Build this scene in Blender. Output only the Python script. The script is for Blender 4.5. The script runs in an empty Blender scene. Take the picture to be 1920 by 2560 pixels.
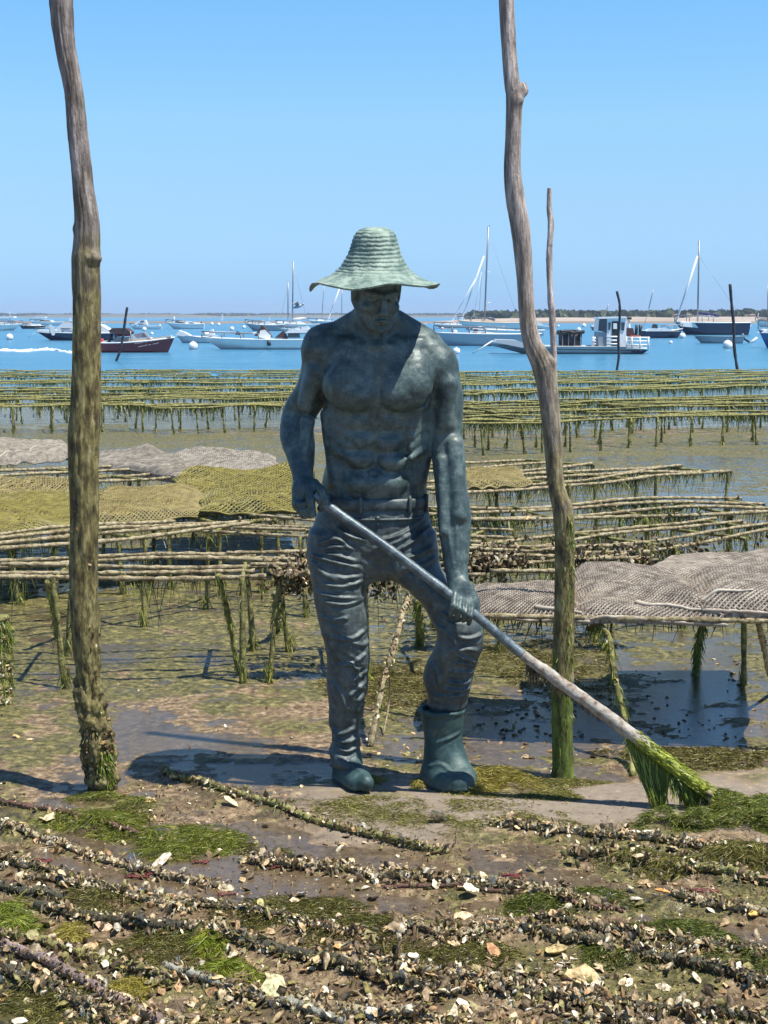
import bpy, math
import numpy as np
from math import sin, cos, pi, radians, sqrt, atan
RNG = np.random.default_rng(11)
S = bpy.context.scene
C = S.collection
# ---------------------------------------------------------------- camera
CAM = 1.68
FPX = 3846.0
TH = atan(490.0 / FPX)
cd = bpy.data.cameras.new('camera')
cam = bpy.data.objects.new('camera', cd); C.objects.link(cam)
cd.sensor_fit = 'VERTICAL'; cd.sensor_height = 36.0; cd.sensor_width = 27.0
cd.lens = FPX / 2560.0 * 36.0
cd.clip_start = 0.1; cd.clip_end = 12000
cam.location = (0, 0, CAM); cam.rotation_euler = (pi / 2 - TH, 0, 0)
S.camera = cam
# ---------------------------------------------------------------- world, sun, exposure
TOSUN = np.array([0.40, -0.19, 1.0]); TOSUN /= np.linalg.norm(TOSUN)
SUN_EL = math.asin(TOSUN[2]); SUN_AZ = math.atan2(TOSUN[0], TOSUN[1])
W = bpy.data.worlds.new('World'); S.world = W; W.use_nodes = True
wn = W.node_tree.nodes; wl = W.node_tree.links
sky = wn.new('ShaderNodeTexSky'); sky.sky_type = 'NISHITA'; sky.sun_disc = False
sky.sun_elevation = SUN_EL; sky.sun_rotation = SUN_AZ
sky.air_density = 1.0; sky.dust_density = 0.35; sky.ozone_density = 2.2; sky.altitude = 0
bg = wn['Background']
# clear maritime air: the sky model's horizon is too yellow, so its hue is corrected by elevation, all the way round
wtc = wn.new('ShaderNodeTexCoord'); wsp = wn.new('ShaderNodeSeparateXYZ'); wl.new(wtc.outputs['Generated'], wsp.inputs[0])
wr = wn.new('ShaderNodeValToRGB'); we = wr.color_ramp.elements
HUE = [(0.0, (.58, 1.02, 2.15)), (.0103, (.59, 1.02, 2.06)), (.023, (.61, 1.01, 1.84)), (.0735, (.84, 1.13, 1.56)), (.122, (.96, 1.33, 1.55)), (.197, (.91, 1.44, 1.75)), (.5, (.60, .88, 1.2))]
while len(we) < len(HUE): we.new(.5)
for q, (p_, c_) in enumerate(HUE): we[q].position = p_; we[q].color = (c_[0] / 2, c_[1] / 2, c_[2] / 2, 1)
wl.new(wsp.outputs[2], wr.inputs[0])
wm = wn.new('ShaderNodeVectorMath'); wm.operation = 'MULTIPLY'; wl.new(sky.outputs[0], wm.inputs[0]); wl.new(wr.outputs[0], wm.inputs[1])
wv2 = wn.new('ShaderNodeVectorMath'); wv2.operation = 'SCALE'; wl.new(wm.outputs[0], wv2.inputs[0]); wv2.inputs['Scale'].default_value = 2.0 * .86 ** 0
wl.new(wv2.outputs[0], bg.inputs[0])
bg.inputs[1].default_value = 0.0685
sd = bpy.data.lights.new('sun', 'SUN'); sd.energy = 5.0; sd.angle = radians(0.53); sd.color = (1.0, 0.945, 0.85)
sun = bpy.data.objects.new('sun', sd); C.objects.link(sun)
import mathutils
sun.rotation_euler = mathutils.Vector(TOSUN).to_track_quat('Z', 'Y').to_euler()
sun.location = (10, -3, 30)
S.view_settings.view_transform = 'Standard'; S.view_settings.look = 'None'
S.view_settings.exposure = 0.62; S.view_settings.gamma = 1.0; S.view_settings.use_curve_mapping = False
S.cycles.max_bounces = 6; S.cycles.diffuse_bounces = 3; S.cycles.glossy_bounces = 3
S.cycles.transparent_max_bounces = 8; S.cycles.volume_bounces = 0

# ---------------------------------------------------------------- projection helpers
SEA = -0.52
GY = np.array([0, 7.5, 10, 16, 28, 50, 90, 200, 4000.])
GZ = np.array([0, 0, -.07, -.27, -.49, -.75, -1.1, -1.6, -3.])
def gz(y): return np.interp(y, GY, GZ)
def ray(px, py):
    u = px - 960.0; v = 1280.0 - py
    d = FPX * cos(TH) + v * sin(TH)
    return u / d, (v * cos(TH) - FPX * sin(TH)) / d
def P(px, py, Y):
    a, b = ray(px, py); return np.array([a * Y, Y, CAM + b * Y])
def Gd(px, py, h=0.0):
    a, b = ray(px, py); lo, hi = 1.0, 2000.0
    for _ in range(60):
        m = (lo + hi) / 2
        if CAM + b * m > gz(m) + h: lo = m
        else: hi = m
    return np.array([a * lo, lo, CAM + b * lo])
def Wp(px, py, z=SEA):                       # point on a level plane
    a, b = ray(px, py); Y = (z - CAM) / b; return np.array([a * Y, Y, z])
def ppm(Y): return FPX / (Y / cos(TH))       # photo pixels per metre, roughly
# ---------------------------------------------------------------- noise
def _h(i, j, k, s):
    n = (i.astype(np.int64) * 374761393 + j.astype(np.int64) * 668265263 + k.astype(np.int64) * 2147483647 + s * 974711) & 0xffffffff
    n = ((n ^ (n >> 13)) * 1274126177) & 0xffffffff
    n = n ^ (n >> 16)
    return (n & 0xffff).astype(np.float32) / 32767.5 - 1.0
def vn(x, y, z=0.0, s=0):
    x, y, z = np.broadcast_arrays(np.asarray(x, float), np.asarray(y, float), np.asarray(z, float))
    i, j, k = np.floor(x), np.floor(y), np.floor(z)
    fx, fy, fz = x - i, y - j, z - k
    fx = fx * fx * (3 - 2 * fx); fy = fy * fy * (3 - 2 * fy); fz = fz * fz * (3 - 2 * fz)
    r = 0
    for a in (0, 1):
        for b in (0, 1):
            for c in (0, 1):
                r = r + _h(i + a, j + b, k + c, s) * (fx if a else 1 - fx) * (fy if b else 1 - fy) * (fz if c else 1 - fz)
    return r
def fbm(x, y, z=0.0, o=4, s=0):
    r = 0; a = 1.0; f = 1.0
    for q in range(o):
        r = r + a * vn(np.asarray(x) * f + 7.3 * q, np.asarray(y) * f + 3.1 * q, np.asarray(z) * f, s + q); a *= .5; f *= 2.03
    return r / 1.6
def sstep(a, b, x):
    t = np.clip((x - a) / (b - a), 0, 1); return t * t * (3 - 2 * t)
# ---------------------------------------------------------------- mesh builder
WO = {}
class MB:
    def __init__(s): s.V = []; s.F = []; s.n = 0; s.col = []
    def add(s, V, F, col=None):
        V = np.asarray(V, np.float32).reshape(-1, 3); F = np.asarray(F, np.int32)
        s.V.append(V); s.F.append(F + s.n); s.n += len(V)
        c = np.ones((len(V), 3), np.float32)
        if col is not None: c[:] = col
        s.col.append(c)
    def box(s, c, d, rz=0.0, col=None, rx=0.0, top=1.0, ry=0.0):
        d = np.asarray(d, float) / 2
        v = np.array([[x, y, z] for z in (-1, 1) for y in (-1, 1) for x in (-1, 1)], float)
        v[4:, :2] *= top
        v = v * d
        v = v @ rot(rx, ry, rz).T + np.asarray(c)
        s.add(v, [[0, 2, 3, 1], [4, 5, 7, 6], [0, 1, 5, 4], [2, 6, 7, 3], [0, 4, 6, 2], [1, 3, 7, 5]], col)
    def tube(s, pts, rad, seg=8, col=None, cap=True):
        pts = np.asarray(pts, float); n = len(pts)
        rad = np.broadcast_to(np.asarray(rad, float), (n,) if np.ndim(rad) < 2 else np.shape(rad))
        T = np.gradient(pts, axis=0); T /= np.linalg.norm(T, axis=1)[:, None] + 1e-9
        ref = np.array([0., 1, 0.]) if abs(T[:, 1]).mean() < .8 else np.array([1., 0, 0])
        A = np.cross(T, ref); A /= np.linalg.norm(A, axis=1)[:, None] + 1e-9
        B = np.cross(T, A)
        th = np.arange(seg) * 2 * pi / seg
        r = rad if rad.ndim == 2 else np.repeat(rad[:, None], seg, 1)
        V = pts[:, None] + r[..., None] * (A[:, None] * np.cos(th)[None, :, None] + B[:, None] * np.sin(th)[None, :, None])
        V = V.reshape(-1, 3)
        i = np.arange(n - 1)[:, None] * seg; j = np.arange(seg)[None]; k = (np.arange(seg)[None] + 1) % seg
        F = np.stack([i + j, i + seg + j, i + seg + k, i + k], -1).reshape(-1, 4)
        s.add(V, F, col)
        if cap:
            b = s.n - len(V)
            s.F.append(np.arange(b, b + seg)[None]); s.F.append(np.arange(s.n - seg, s.n)[::-1][None])
    def ell(s, c, r, nu=12, nv=8, col=None, R=None, noise=0.0, sd=0):
        u = np.arange(nu) * 2 * pi / nu; v = np.linspace(-pi / 2, pi / 2, nv + 1)
        V = np.stack([np.cos(v)[:, None] * np.cos(u)[None], np.cos(v)[:, None] * np.sin(u)[None], np.repeat(np.sin(v)[:, None], nu, 1)], -1).reshape(-1, 3)
        if noise: V = V * (1 + noise * vn(V[:, 0] * 2.3 + sd, V[:, 1] * 2.3, V[:, 2] * 2.3))[:, None]
        V = V * np.asarray(r)
        if R is not None: V = V @ R.T
        V = V + np.asarray(c)
        i = np.arange(nv)[:, None] * nu; j = np.arange(nu)[None]; k = (j + 1) % nu
        s.add(V, np.stack([i + j, i + k, i + nu + k, i + nu + j], -1).reshape(-1, 4), col)
    def grid(s, V, col=None, flip=False):           # V (n,m,3)
        n, m = V.shape[:2]
        i = np.arange(n - 1)[:, None] * m; j = np.arange(m - 1)[None]
        q = [i + j, i + j + 1, i + m + j + 1, i + m + j]
        if flip: q = q[::-1]
        s.add(V.reshape(-1, 3), np.stack(q, -1).reshape(-1, 4), col)
    def inst(s, bV, bF, pos, R, sc, col=None):       # many copies of one small shape
        n = len(pos)
        sc = np.asarray(sc, float)
        if sc.ndim == 1: sc = np.repeat(sc[:, None], 3, 1)
        V = np.einsum('nij,nkj->nki', R, bV[None] * sc[:, None]) + pos[:, None]
        F = bF[None] + (np.arange(n) * len(bV))[:, None, None]
        c = None if col is None else np.repeat(col, len(bV), 0)
        s.add(V.reshape(-1, 3), F.reshape(-1, bF.shape[1]), c)
    def build(s, name, mat, parent=None, origin=None, smooth=True, raw=False):
        V = np.concatenate(s.V) if s.V else np.zeros((0, 3), np.float32)
        if raw: o = np.zeros(3)
        elif origin is not None: o = np.asarray(origin, float)
        elif parent is not None: o = WO[parent.name]
        else: o = np.array([V[:, 0].mean(), V[:, 1].mean(), V[:, 2].min()])
        me = bpy.data.meshes.new(name)
        V = V - o.astype(np.float32)
        me.vertices.add(len(V)); me.vertices.foreach_set('co', V.ravel())
        li = np.concatenate([f.ravel() for f in s.F]); ls = np.concatenate([np.full(len(f), f.shape[1], np.int32) for f in s.F])
        me.loops.add(len(li)); me.loops.foreach_set('vertex_index', li.astype(np.int32))
        me.polygons.add(len(ls)); me.polygons.foreach_set('loop_start', (np.cumsum(ls) - ls).astype(np.int32))
        me.polygons.foreach_set('use_smooth', np.full(len(ls), smooth, bool))
        cc = np.concatenate(s.col)
        if (cc != 1).any():
            at = me.attributes.new('col', 'FLOAT_COLOR', 'POINT')
            at.data.foreach_set('color', np.concatenate([cc, np.ones((len(cc), 1), np.float32)], 1).ravel().astype(np.float32))
        me.update(calc_edges=True)
        me.materials.append(mat)
        ob = bpy.data.objects.new(name, me); C.objects.link(ob)
        if parent is not None:
            ob.parent = parent; ob.location = tuple(o - WO[parent.name])
        else: ob.location = tuple(o)
        WO[ob.name] = o
        return ob
def rot(rx=0, ry=0, rz=0):
    cx, sx, cy, sy, cz, sz = cos(rx), sin(rx), cos(ry), sin(ry), cos(rz), sin(rz)
    return np.array([[cz, -sz, 0], [sz, cz, 0], [0, 0, 1]]) @ np.array([[cy, 0, sy], [0, 1, 0], [-sy, 0, cy]]) @ np.array([[1, 0, 0], [0, cx, -sx], [0, sx, cx]])
def rots(n, tilt=0.5):
    a = RNG.uniform(0, 2 * pi, n); b = RNG.normal(0, tilt, n); c = RNG.normal(0, tilt, n)
    return np.array([rot(b[i], c[i], a[i]) for i in range(n)]) if n < 4000 else _rots(a, b, c)
def _rots(a, b, c):
    z = np.zeros_like(a); o = np.ones_like(a)
    Rz = np.stack([np.cos(a), -np.sin(a), z, np.sin(a), np.cos(a), z, z, z, o], -1).reshape(-1, 3, 3)
    Ry = np.stack([np.cos(c), z, np.sin(c), z, o, z, -np.sin(c), z, np.cos(c)], -1).reshape(-1, 3, 3)
    Rx = np.stack([o, z, z, z, np.cos(b), -np.sin(b), z, np.sin(b), np.cos(b)], -1).reshape(-1, 3, 3)
    return Rz @ Ry @ Rx
def tag(o, label=None, cat=None, group=None, kind=None):
    if label: o['label'] = label
    if cat: o['category'] = cat
    if group: o['group'] = group
    if kind: o['kind'] = kind
    return o
def thing(name, loc, label, cat, group=None):
    o = bpy.data.objects.new(name, None); C.objects.link(o); o.location = tuple(loc); o.empty_display_size = .1
    WO[o.name] = np.asarray(loc, float)
    return tag(o, label, cat, group)
def path(pts, n=40):                                # Catmull-Rom through points
    p = np.asarray(pts, float); m = len(p)
    q = np.vstack([2 * p[0] - p[1], p, 2 * p[-1] - p[-2]])
    t = np.linspace(0, m - 1 - 1e-6, n); i = t.astype(int); f = (t - i)[:, None]
    a, b, c, d = q[i], q[i + 1], q[i + 2], q[i + 3]
    return .5 * (2 * b + (c - a) * f + (2 * a - 5 * b + 4 * c - d) * f ** 2 + (3 * b - a - 3 * c + d) * f ** 3)
# ---------------------------------------------------------------- materials
def M(name, ramp, scale=5.0, detail=5.0, rough=.8, metal=0.0, bump=0.0, bscale=40.0, attr=False, stretch=(1, 1, 1), coat=0.0, coords='Object', rvar=0.0, spec=0.5, zramp=None, ramp2=None, bdist=0.01, trans=0.0):
    m = bpy.data.materials.new(name); m.use_nodes = True
    n = m.node_tree.nodes; l = m.node_tree.links; b = n['Principled BSDF']
    tc = n.new('ShaderNodeTexCoord'); mp = n.new('ShaderNodeMapping'); mp.inputs['Scale'].default_value = stretch
    l.new(tc.outputs[coords], mp.inputs[0])
    nz = n.new('ShaderNodeTexNoise'); nz.inputs['Scale'].default_value = scale; nz.inputs['Detail'].default_value = detail; nz.inputs['Roughness'].default_value = .62
    l.new(mp.outputs[0], nz.inputs[0])
    def mkramp(r):
        cr = n.new('ShaderNodeValToRGB'); e = cr.color_ramp.elements
        while len(e) < len(r): e.new(.5)
        for q, (p, c) in enumerate(r): e[q].position = p; e[q].color = (*c, 1)
        return cr
    cr = mkramp(ramp); l.new(nz.outputs[0], cr.inputs[0]); out = cr.outputs[0]
    if ramp2:                                          # (ramp, attribute-free height band along z)
        r2, z0, z1 = ramp2
        c2 = mkramp(r2); l.new(nz.outputs[0], c2.inputs[0])
        ge = n.new('ShaderNodeNewGeometry'); sp = n.new('ShaderNodeSeparateXYZ'); l.new(ge.outputs['Position'], sp.inputs[0])
        nb = n.new('ShaderNodeTexNoise'); nb.inputs['Scale'].default_value = 6; l.new(ge.outputs['Position'], nb.inputs[0])
        ad = n.new('ShaderNodeMath'); ad.operation = 'MULTIPLY_ADD'; l.new(nb.outputs[0], ad.inputs[0]); ad.inputs[1].default_value = abs(z1 - z0) * 1.2; l.new(sp.outputs[2], ad.inputs[2])
        mr = n.new('ShaderNodeMapRange'); mr.inputs[1].default_value = z0 + abs(z1 - z0) * .6; mr.inputs[2].default_value = z1 + abs(z1 - z0) * .6
        l.new(ad.outputs[0], mr.inputs[0])
        mx = n.new('ShaderNodeMixRGB'); l.new(mr.outputs[0], mx.inputs[0]); l.new(c2.outputs[0], mx.inputs[1]); l.new(out, mx.inputs[2]); out = mx.outputs[0]
    if attr:
        at = n.new('ShaderNodeAttribute'); at.attribute_name = 'col'
        mx = n.new('ShaderNodeMixRGB'); mx.blend_type = 'MULTIPLY'; mx.inputs[0].default_value = 1
        l.new(out, mx.inputs[1]); l.new(at.outputs[0], mx.inputs[2]); out = mx.outputs[0]
    l.new(out, b.inputs['Base Color'])
    b.inputs['Roughness'].default_value = rough; b.inputs['Metallic'].default_value = metal
    b.inputs['Coat Weight'].default_value = coat; b.inputs['Coat Roughness'].default_value = .15
    b.inputs['Specular IOR Level'].default_value = spec
    if rvar:
        mr = n.new('ShaderNodeMapRange'); mr.inputs[3].default_value = rough - rvar; mr.inputs[4].default_value = rough + rvar
        mr.inputs[1].default_value = .3; mr.inputs[2].default_value = .7
        l.new(nz.outputs[0], mr.inputs[0]); l.new(mr.outputs[0], b.inputs['Roughness'])
    if bump:
        n2 = n.new('ShaderNodeTexNoise'); n2.inputs['Scale'].default_value = bscale; n2.inputs['Detail'].default_value = 6; n2.inputs['Roughness'].default_value = .65
        l.new(mp.outputs[0], n2.inputs[0])
        bp = n.new('ShaderNodeBump'); bp.inputs['Strength'].default_value = bump; bp.inputs['Distance'].default_value = bdist
        l.new(n2.outputs[0], bp.inputs['Height']); l.new(bp.outputs[0], b.inputs['Normal'])
    if trans: 
        tr = n.new('ShaderNodeBsdfTranslucent'); l.new(out, tr.inputs[0]); ms = n.new('ShaderNodeMixShader'); ms.inputs[0].default_value = trans
        l.new(b.outputs[0], ms.inputs[1]); l.new(tr.outputs[0], ms.inputs[2]); l.new(ms.outputs[0], n['Material Output'].inputs[0])
    return m
def flat(name, c, rough=.4, **k):
    return M(name, [(.3, tuple(x * .92 for x in c)), (.7, c)], scale=3, rough=rough, **k)
M_WEED = M('weed', [(.3, (.55, .55, .55)), (.7, (1, 1, 1))], scale=30, rough=.45, attr=True, spec=.5, trans=.25)
M_SHELL = M('shell', [(.3, (.22, .18, .13)), (.42, (.55, .5, .42)), (.55, (.92, .9, .84)), (.75, (1.1, 1.1, 1.1))], scale=75, rough=.55, attr=True, bump=.6, bscale=150, bdist=.003)
M_ROD = M('rod_rust', [(.3, (.06, .04, .025)), (.46, (.24, .19, .10)), (.6, (.44, .38, .24)), (.8, (.26, .25, .06))], scale=30, rough=.75, bump=1, bscale=90, bdist=.010)
M_RODG = M('rod_algae', [(.3, (.035, .03, .012)), (.45, (.14, .13, .035)), (.6, (.30, .29, .09)), (.8, (.44, .40, .22))], scale=26, rough=.7, bump=1, bscale=90, bdist=.010)
M_CRUST = M('crust', [(.3, (.35, .33, .3)), (.7, (1, 1, 1))], scale=80, rough=.7, attr=True, bump=.8, bscale=200, bdist=.003)
# ================================================================ ground
def polydist(X, Y, pl):
    d = np.full(X.shape, 1e9)
    for a, b in zip(pl[:-1], pl[1:]):
        ax, ay = a[:2]; bx, by = b[:2]; L = (bx - ax) ** 2 + (by - ay) ** 2 + 1e-9
        t = np.clip(((X - ax) * (bx - ax) + (Y - ay) * (by - ay)) / L, 0, 1)
        d = np.minimum(d, np.hypot(X - ax - t * (bx - ax), Y - ay - t * (by - ay)))
    return d
# half-buried rods of the foreground, traced where they lie (photo pixels turned into ground points)
RODS = [
 ('thin weed-covered rod running from the shaded pool by the left boot towards the fan shell', [(405,1935),(480,1958),(560,1985),(700,2030),(860,2072),(1000,2108),(1120,2135)], .011, 'green', .6),
 ('thin red-brown rod at the foot of the left pole', [(-30,2008),(90,2030),(260,2062),(420,2098)], .008, 'brown', .25),
 ('shell-crusted rod left of the bright green weed patch', [(-30,2070),(140,2105),(270,2148),(400,2180),(560,2205)], .009, 'crust', 1.0),
 ('rod under the ridge of upright shells in front of the boots', [(600,2140),(760,2160),(900,2176),(1050,2196),(1200,2212),(1330,2232),(1500,2262)], .011, 'crust', 1.8),
 ('crusted rod along the edge of the smooth sand near the rake', [(1225,2058),(1400,2082),(1600,2108),(1760,2128),(1950,2150)], .010, 'crust', 1.6),
 ('rod under the dark shadowed weed ridge at the right edge', [(1430,2140),(1560,2158),(1700,2180),(1950,2218)], .012, 'green', 1.5),
 ('thin bare rod below the ridge of upright shells', [(960,2212),(1209,2224),(1423,2256),(1560,2275)], .006, 'brown', .3),
 ('crusted rod beside the red scrap at the right edge', [(1678,2245),(1800,2268),(1950,2292)], .010, 'crust', .9),
 ('thick dark rod crossing the lower left under pale shells', [(90,2272),(270,2308),(480,2337),(600,2362),(770,2412),(960,2462),(1120,2500)], .014, 'dark', 1.2),
 ('dark crusted rod crossing the lower right corner', [(1300,2338),(1481,2372),(1568,2394),(1654,2409),(1770,2432),(1950,2474)], .013, 'dark', 1.3),
 ('rod buried under the pale shell ridge at the bottom', [(880,2412),(960,2425),(1076,2442),(1238,2471),(1365,2500),(1481,2535),(1600,2575)], .011, 'crust', 2.2),
 ('green rod with pale shells in the lower left', [(-30,2338),(100,2360),(220,2398),(345,2436),(430,2462)], .011, 'green', .9),
 ('pale grooved rod near the bottom edge', [(410,2425),(560,2475),(700,2522),(860,2580)], .010, 'pale', .8),
 ('bare mauve-brown rod in the bottom left corner', [(10,2362),(130,2430),(240,2490),(300,2520),(400,2580)], .013, 'mauve', .8),
 ('clumpy dark rod nearest the bottom left corner', [(-40,2415),(110,2490),(260,2552),(330,2590)], .013, 'dark', 1.6),
 ('short crusted rod at the left edge beside the red scrap', [(-40,2215),(60,2236),(160,2250)], .012, 'dark', .7),
 ('crusted rod crossing from the left edge under the olive weed tufts', [(-40,2140),(200,2200),(440,2258),(700,2310),(930,2362)], .009, 'dark', 1.3),
 ('short shell-crusted rod at the bottom edge left of centre', [(560,2488),(760,2520),(960,2556),(1100,2585)], .011, 'crust', 1.8),
 ('shell-crusted rod along the bottom right edge', [(1120,2466),(1400,2505),(1700,2540),(1960,2578)], .010, 'dark', 1.7),
 ('low crusted rod running to the right edge below the orange shell', [(980,2330),(1150,2352),(1290,2330)], .008, 'crust', 1.4),
 ('crusted rod between the two dark rods at the lower right', [(1340,2300),(1560,2340),(1760,2362),(1960,2392)], .009, 'dark', 1.3),
 ('crusted rod below the white stone', [(60,2190),(200,2215),(330,2245),(470,2290)], .008, 'crust', .9),
]
RODW = [np.array([Gd(a, b, .012) for a, b in r[1]]) for r in RODS]
ys = np.exp(np.arange(math.log(2.2), math.log(100), .0026))
cs = np.concatenate([-np.geomspace(1.6, .33, 26), np.linspace(-.32, .32, 250), np.geomspace(.33, 1.6, 26)])
GYY, GC = np.meshgrid(ys, cs, indexing='ij')
GXX = GC * (GYY + .3)
def pxm(px0, py0, px1, py1, soft=.3):                       # soft world-space box around a traced ground area
    a = Gd(px0, py1); b = Gd(px1, py1); c = Gd(px0, py0); d = Gd(px1, py0)
    def f(X, Y):
        y0, y1 = a[1], c[1]; t = (Y - y0) / (y1 - y0 + 1e-9)
        xl = a[0] + (c[0] - a[0]) * t; xr = b[0] + (d[0] - b[0]) * t
        w = soft * (y1 - y0); wx = soft * (xr - xl) * .5
        return sstep(y0 - w, y0 + w, Y) * (1 - sstep(y1 - w, y1 + w, Y)) * sstep(xl - wx, xl + wx, X) * (1 - sstep(xr - wx, xr + wx, X))
    return f
pools_and_shade = [pxm(350, 1885, 860, 1965), pxm(960, 1770, 1500, 1930), pxm(1350, 1640, 1990, 1850), pxm(250, 1780, 700, 1900), pxm(480, 2120, 1000, 2290, .35), pxm(820, 2200, 1500, 2290, .4),  # wet mud; beside statue and under bags its dark colour deepens cast shadows
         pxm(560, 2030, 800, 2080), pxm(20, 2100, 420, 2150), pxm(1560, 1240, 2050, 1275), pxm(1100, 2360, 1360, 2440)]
slab = [pxm(700, 1962, 1990, 2095, .18), pxm(1150, 1935, 1990, 2060, .2)]
WARPX = lambda X, Y: X + .18 * fbm(X * 2.2, Y * 2.2, 5, 3, 3)
WARPY = lambda X, Y: Y + .18 * fbm(X * 2.2, Y * 2.2, 9, 3, 4)
def ground_fields(X, Y):
    base = gz(Y)
    wx, wy = WARPX(X, Y), WARPY(X, Y)
    k = np.clip(Y / 7.0, .75, 3.2)                           # relief grows broader with distance from the shore wall
    big = fbm(X * .9 / k, Y * 1.3 / k, 0, 4, 10)
    mid = fbm(X * 6, Y * 7, 0, 4, 20)
    fine = fbm(X * 38, Y * 38, 0, 3, 30)
    pl = np.zeros_like(X)
    for f, w_ in zip(pools_and_shade, (1, .70, .30, .8, .9, .9, .9, .9, .9, .9)): pl = np.maximum(pl, w_ * f(wx, wy))
    sl = np.zeros_like(X)
    for f in slab: sl = np.maximum(sl, f(wx, wy))
    h = .020 * big + .011 * mid + .005 * fine * (1 - .8 * sl)
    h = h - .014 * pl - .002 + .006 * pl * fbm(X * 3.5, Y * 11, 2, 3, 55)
    rd = np.full(X.shape, 9.0); near = Y < 6.5
    if near.any():
        xs, yy = X[near], Y[near]; r = np.full(xs.shape, 9.0)
        for w in RODW: r = np.minimum(r, polydist(xs, yy, w))
        rd[near] = r
    h = h + .020 * np.exp(-(rd / .045) ** 2)
    h = h * (1 - sl) + sl * (.004 + .004 * big + .0015 * mid)
    lvl = -.006 + .0 * X
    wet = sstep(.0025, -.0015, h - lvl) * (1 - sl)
    z = base + np.maximum(h, lvl)
    alg = .5 + .55 * fbm(X * 1.1 / k, Y * 1.9 / k, 3, 4, 40) + .25 * mid
    alg = alg + .45 * sstep(6.2, 7.5, Y) - .30 * sl - .3 * wet
    return z, wet, np.clip(alg, 0, 1), sl, rd
gzv, gwet, galg, gsl, grd = ground_fields(GXX, GYY)
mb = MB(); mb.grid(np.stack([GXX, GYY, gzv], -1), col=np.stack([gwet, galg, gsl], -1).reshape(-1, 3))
mg = bpy.data.materials.new('mud'); mg.use_nodes = True
n = mg.node_tree.nodes; l = mg.node_tree.links; b = n['Principled BSDF']
def N(t, **k):
    x = n.new(t)
    for a, v in k.items(): setattr(x, a, v)
    return x
def noise(sc, det=5, vec=None, r=.6):
    x = N('ShaderNodeTexNoise'); x.inputs['Scale'].default_value = sc; x.inputs['Detail'].default_value = det; x.inputs['Roughness'].default_value = r
    l.new((vec or tc.outputs['Object']), x.inputs[0]); return x.outputs[0]
def rampn(inp, r):
    cr = N('ShaderNodeValToRGB'); e = cr.color_ramp.elements
    while len(e) < len(r): e.new(.5)
    for q, (p, c) in enumerate(r): e[q].position = p; e[q].color = (*c, 1)
    l.new(inp, cr.inputs[0]); return cr.outputs[0]
def mixn(f, a, c_):
    x = N('ShaderNodeMixRGB')
    l.new(f, x.inputs[0]); l.new(a, x.inputs[1]); l.new(c_, x.inputs[2]); return x.outputs[0]
def mth(op, a, c_, d=None):
    x = N('ShaderNodeMath', operation=op)
    for q, v in enumerate((a, c_, d)):
        if v is None: continue
        if isinstance(v, (int, float)): x.inputs[q].default_value = v
        else: l.new(v, x.inputs[q])
    return x.outputs[0]
def mrange(v, a, c_, d=0.0, e=1.0):
    x = N('ShaderNodeMapRange', interpolation_type='SMOOTHSTEP'); l.new(v, x.inputs[0])
    for q, w in zip((1, 2, 3, 4), (a, c_, d, e)): x.inputs[q].default_value = w
    return x.outputs[0]
tc = N('ShaderNodeTexCoord')
at = N('ShaderNodeAttribute', attribute_name='col'); sp = N('ShaderNodeSeparateColor'); l.new(at.outputs['Color'], sp.inputs[0])
wet, alg, san = sp.outputs[0], sp.outputs[1], sp.outputs[2]
n1 = noise(3.0, 6); n2 = noise(28, 6, r=.7); n3 = noise(140, 4, r=.7)
mud = rampn(n2, [(.28, (.025, .018, .010)), (.44, (.13, .086, .043)), (.58, (.29, .21, .122)), (.74, (.55, .44, .28))])
algc = rampn(n2, [(.28, (.012, .012, .004)), (.42, (.055, .055, .015)), (.56, (.16, .138, .045)), (.74, (.38, .335, .14))])
sand = rampn(n2, [(.3, (.17, .135, .10)), (.7, (.27, .225, .17))])
am = mrange(mth('ADD', mth('MULTIPLY', alg, 1.0), mth('MULTIPLY_ADD', n2, .9, -.45)), .42, .62)
am2 = mrange(mth('ADD', mth('MULTIPLY', alg, .6), mth('MULTIPLY_ADD', n1, 1.6, -.8)), .28, .42)
brown = rampn(n2, [(.3, (.06, .036, .018)), (.7, (.21, .14, .075))])
colr = mixn(mrange(n1, .50, .62, 0, .7), mud, brown)
colr = mixn(mth('MULTIPLY', am, am2), colr, algc)
colr = mixn(mth('MULTIPLY', san, mrange(mth('ADD', am, 0.0), .2, .9, 1, .25)), colr, sand)
mps = N('ShaderNodeMapping'); mps.inputs['Scale'].default_value = (.45, 1.0, 1); l.new(tc.outputs['Object'], mps.inputs[0])
n5 = noise(9, 6, mps.outputs[0], .7); n6 = noise(1.3, 3)
film = mth('MULTIPLY', mrange(mth('ADD', n5, mth('MULTIPLY_ADD', n6, .5, -.25)), .53, .60), mth('SUBTRACT', 1.0, mth('MULTIPLY', san, .8)))
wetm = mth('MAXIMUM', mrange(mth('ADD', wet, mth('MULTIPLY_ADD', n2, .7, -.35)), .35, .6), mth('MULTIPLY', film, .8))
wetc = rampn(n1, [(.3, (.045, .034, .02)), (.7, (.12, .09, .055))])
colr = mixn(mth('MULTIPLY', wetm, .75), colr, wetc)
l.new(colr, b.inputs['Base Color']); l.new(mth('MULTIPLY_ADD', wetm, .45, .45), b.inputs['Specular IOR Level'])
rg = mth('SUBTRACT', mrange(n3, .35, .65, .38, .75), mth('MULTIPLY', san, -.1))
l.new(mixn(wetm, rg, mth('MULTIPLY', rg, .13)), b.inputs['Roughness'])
bp = N('ShaderNodeBump'); bp.inputs['Distance'].default_value = .008
hh = mth('ADD', mth('MULTIPLY', n2, 1.0), mth('MULTIPLY', n3, .45)); l.new(hh, bp.inputs['Height'])
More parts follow.
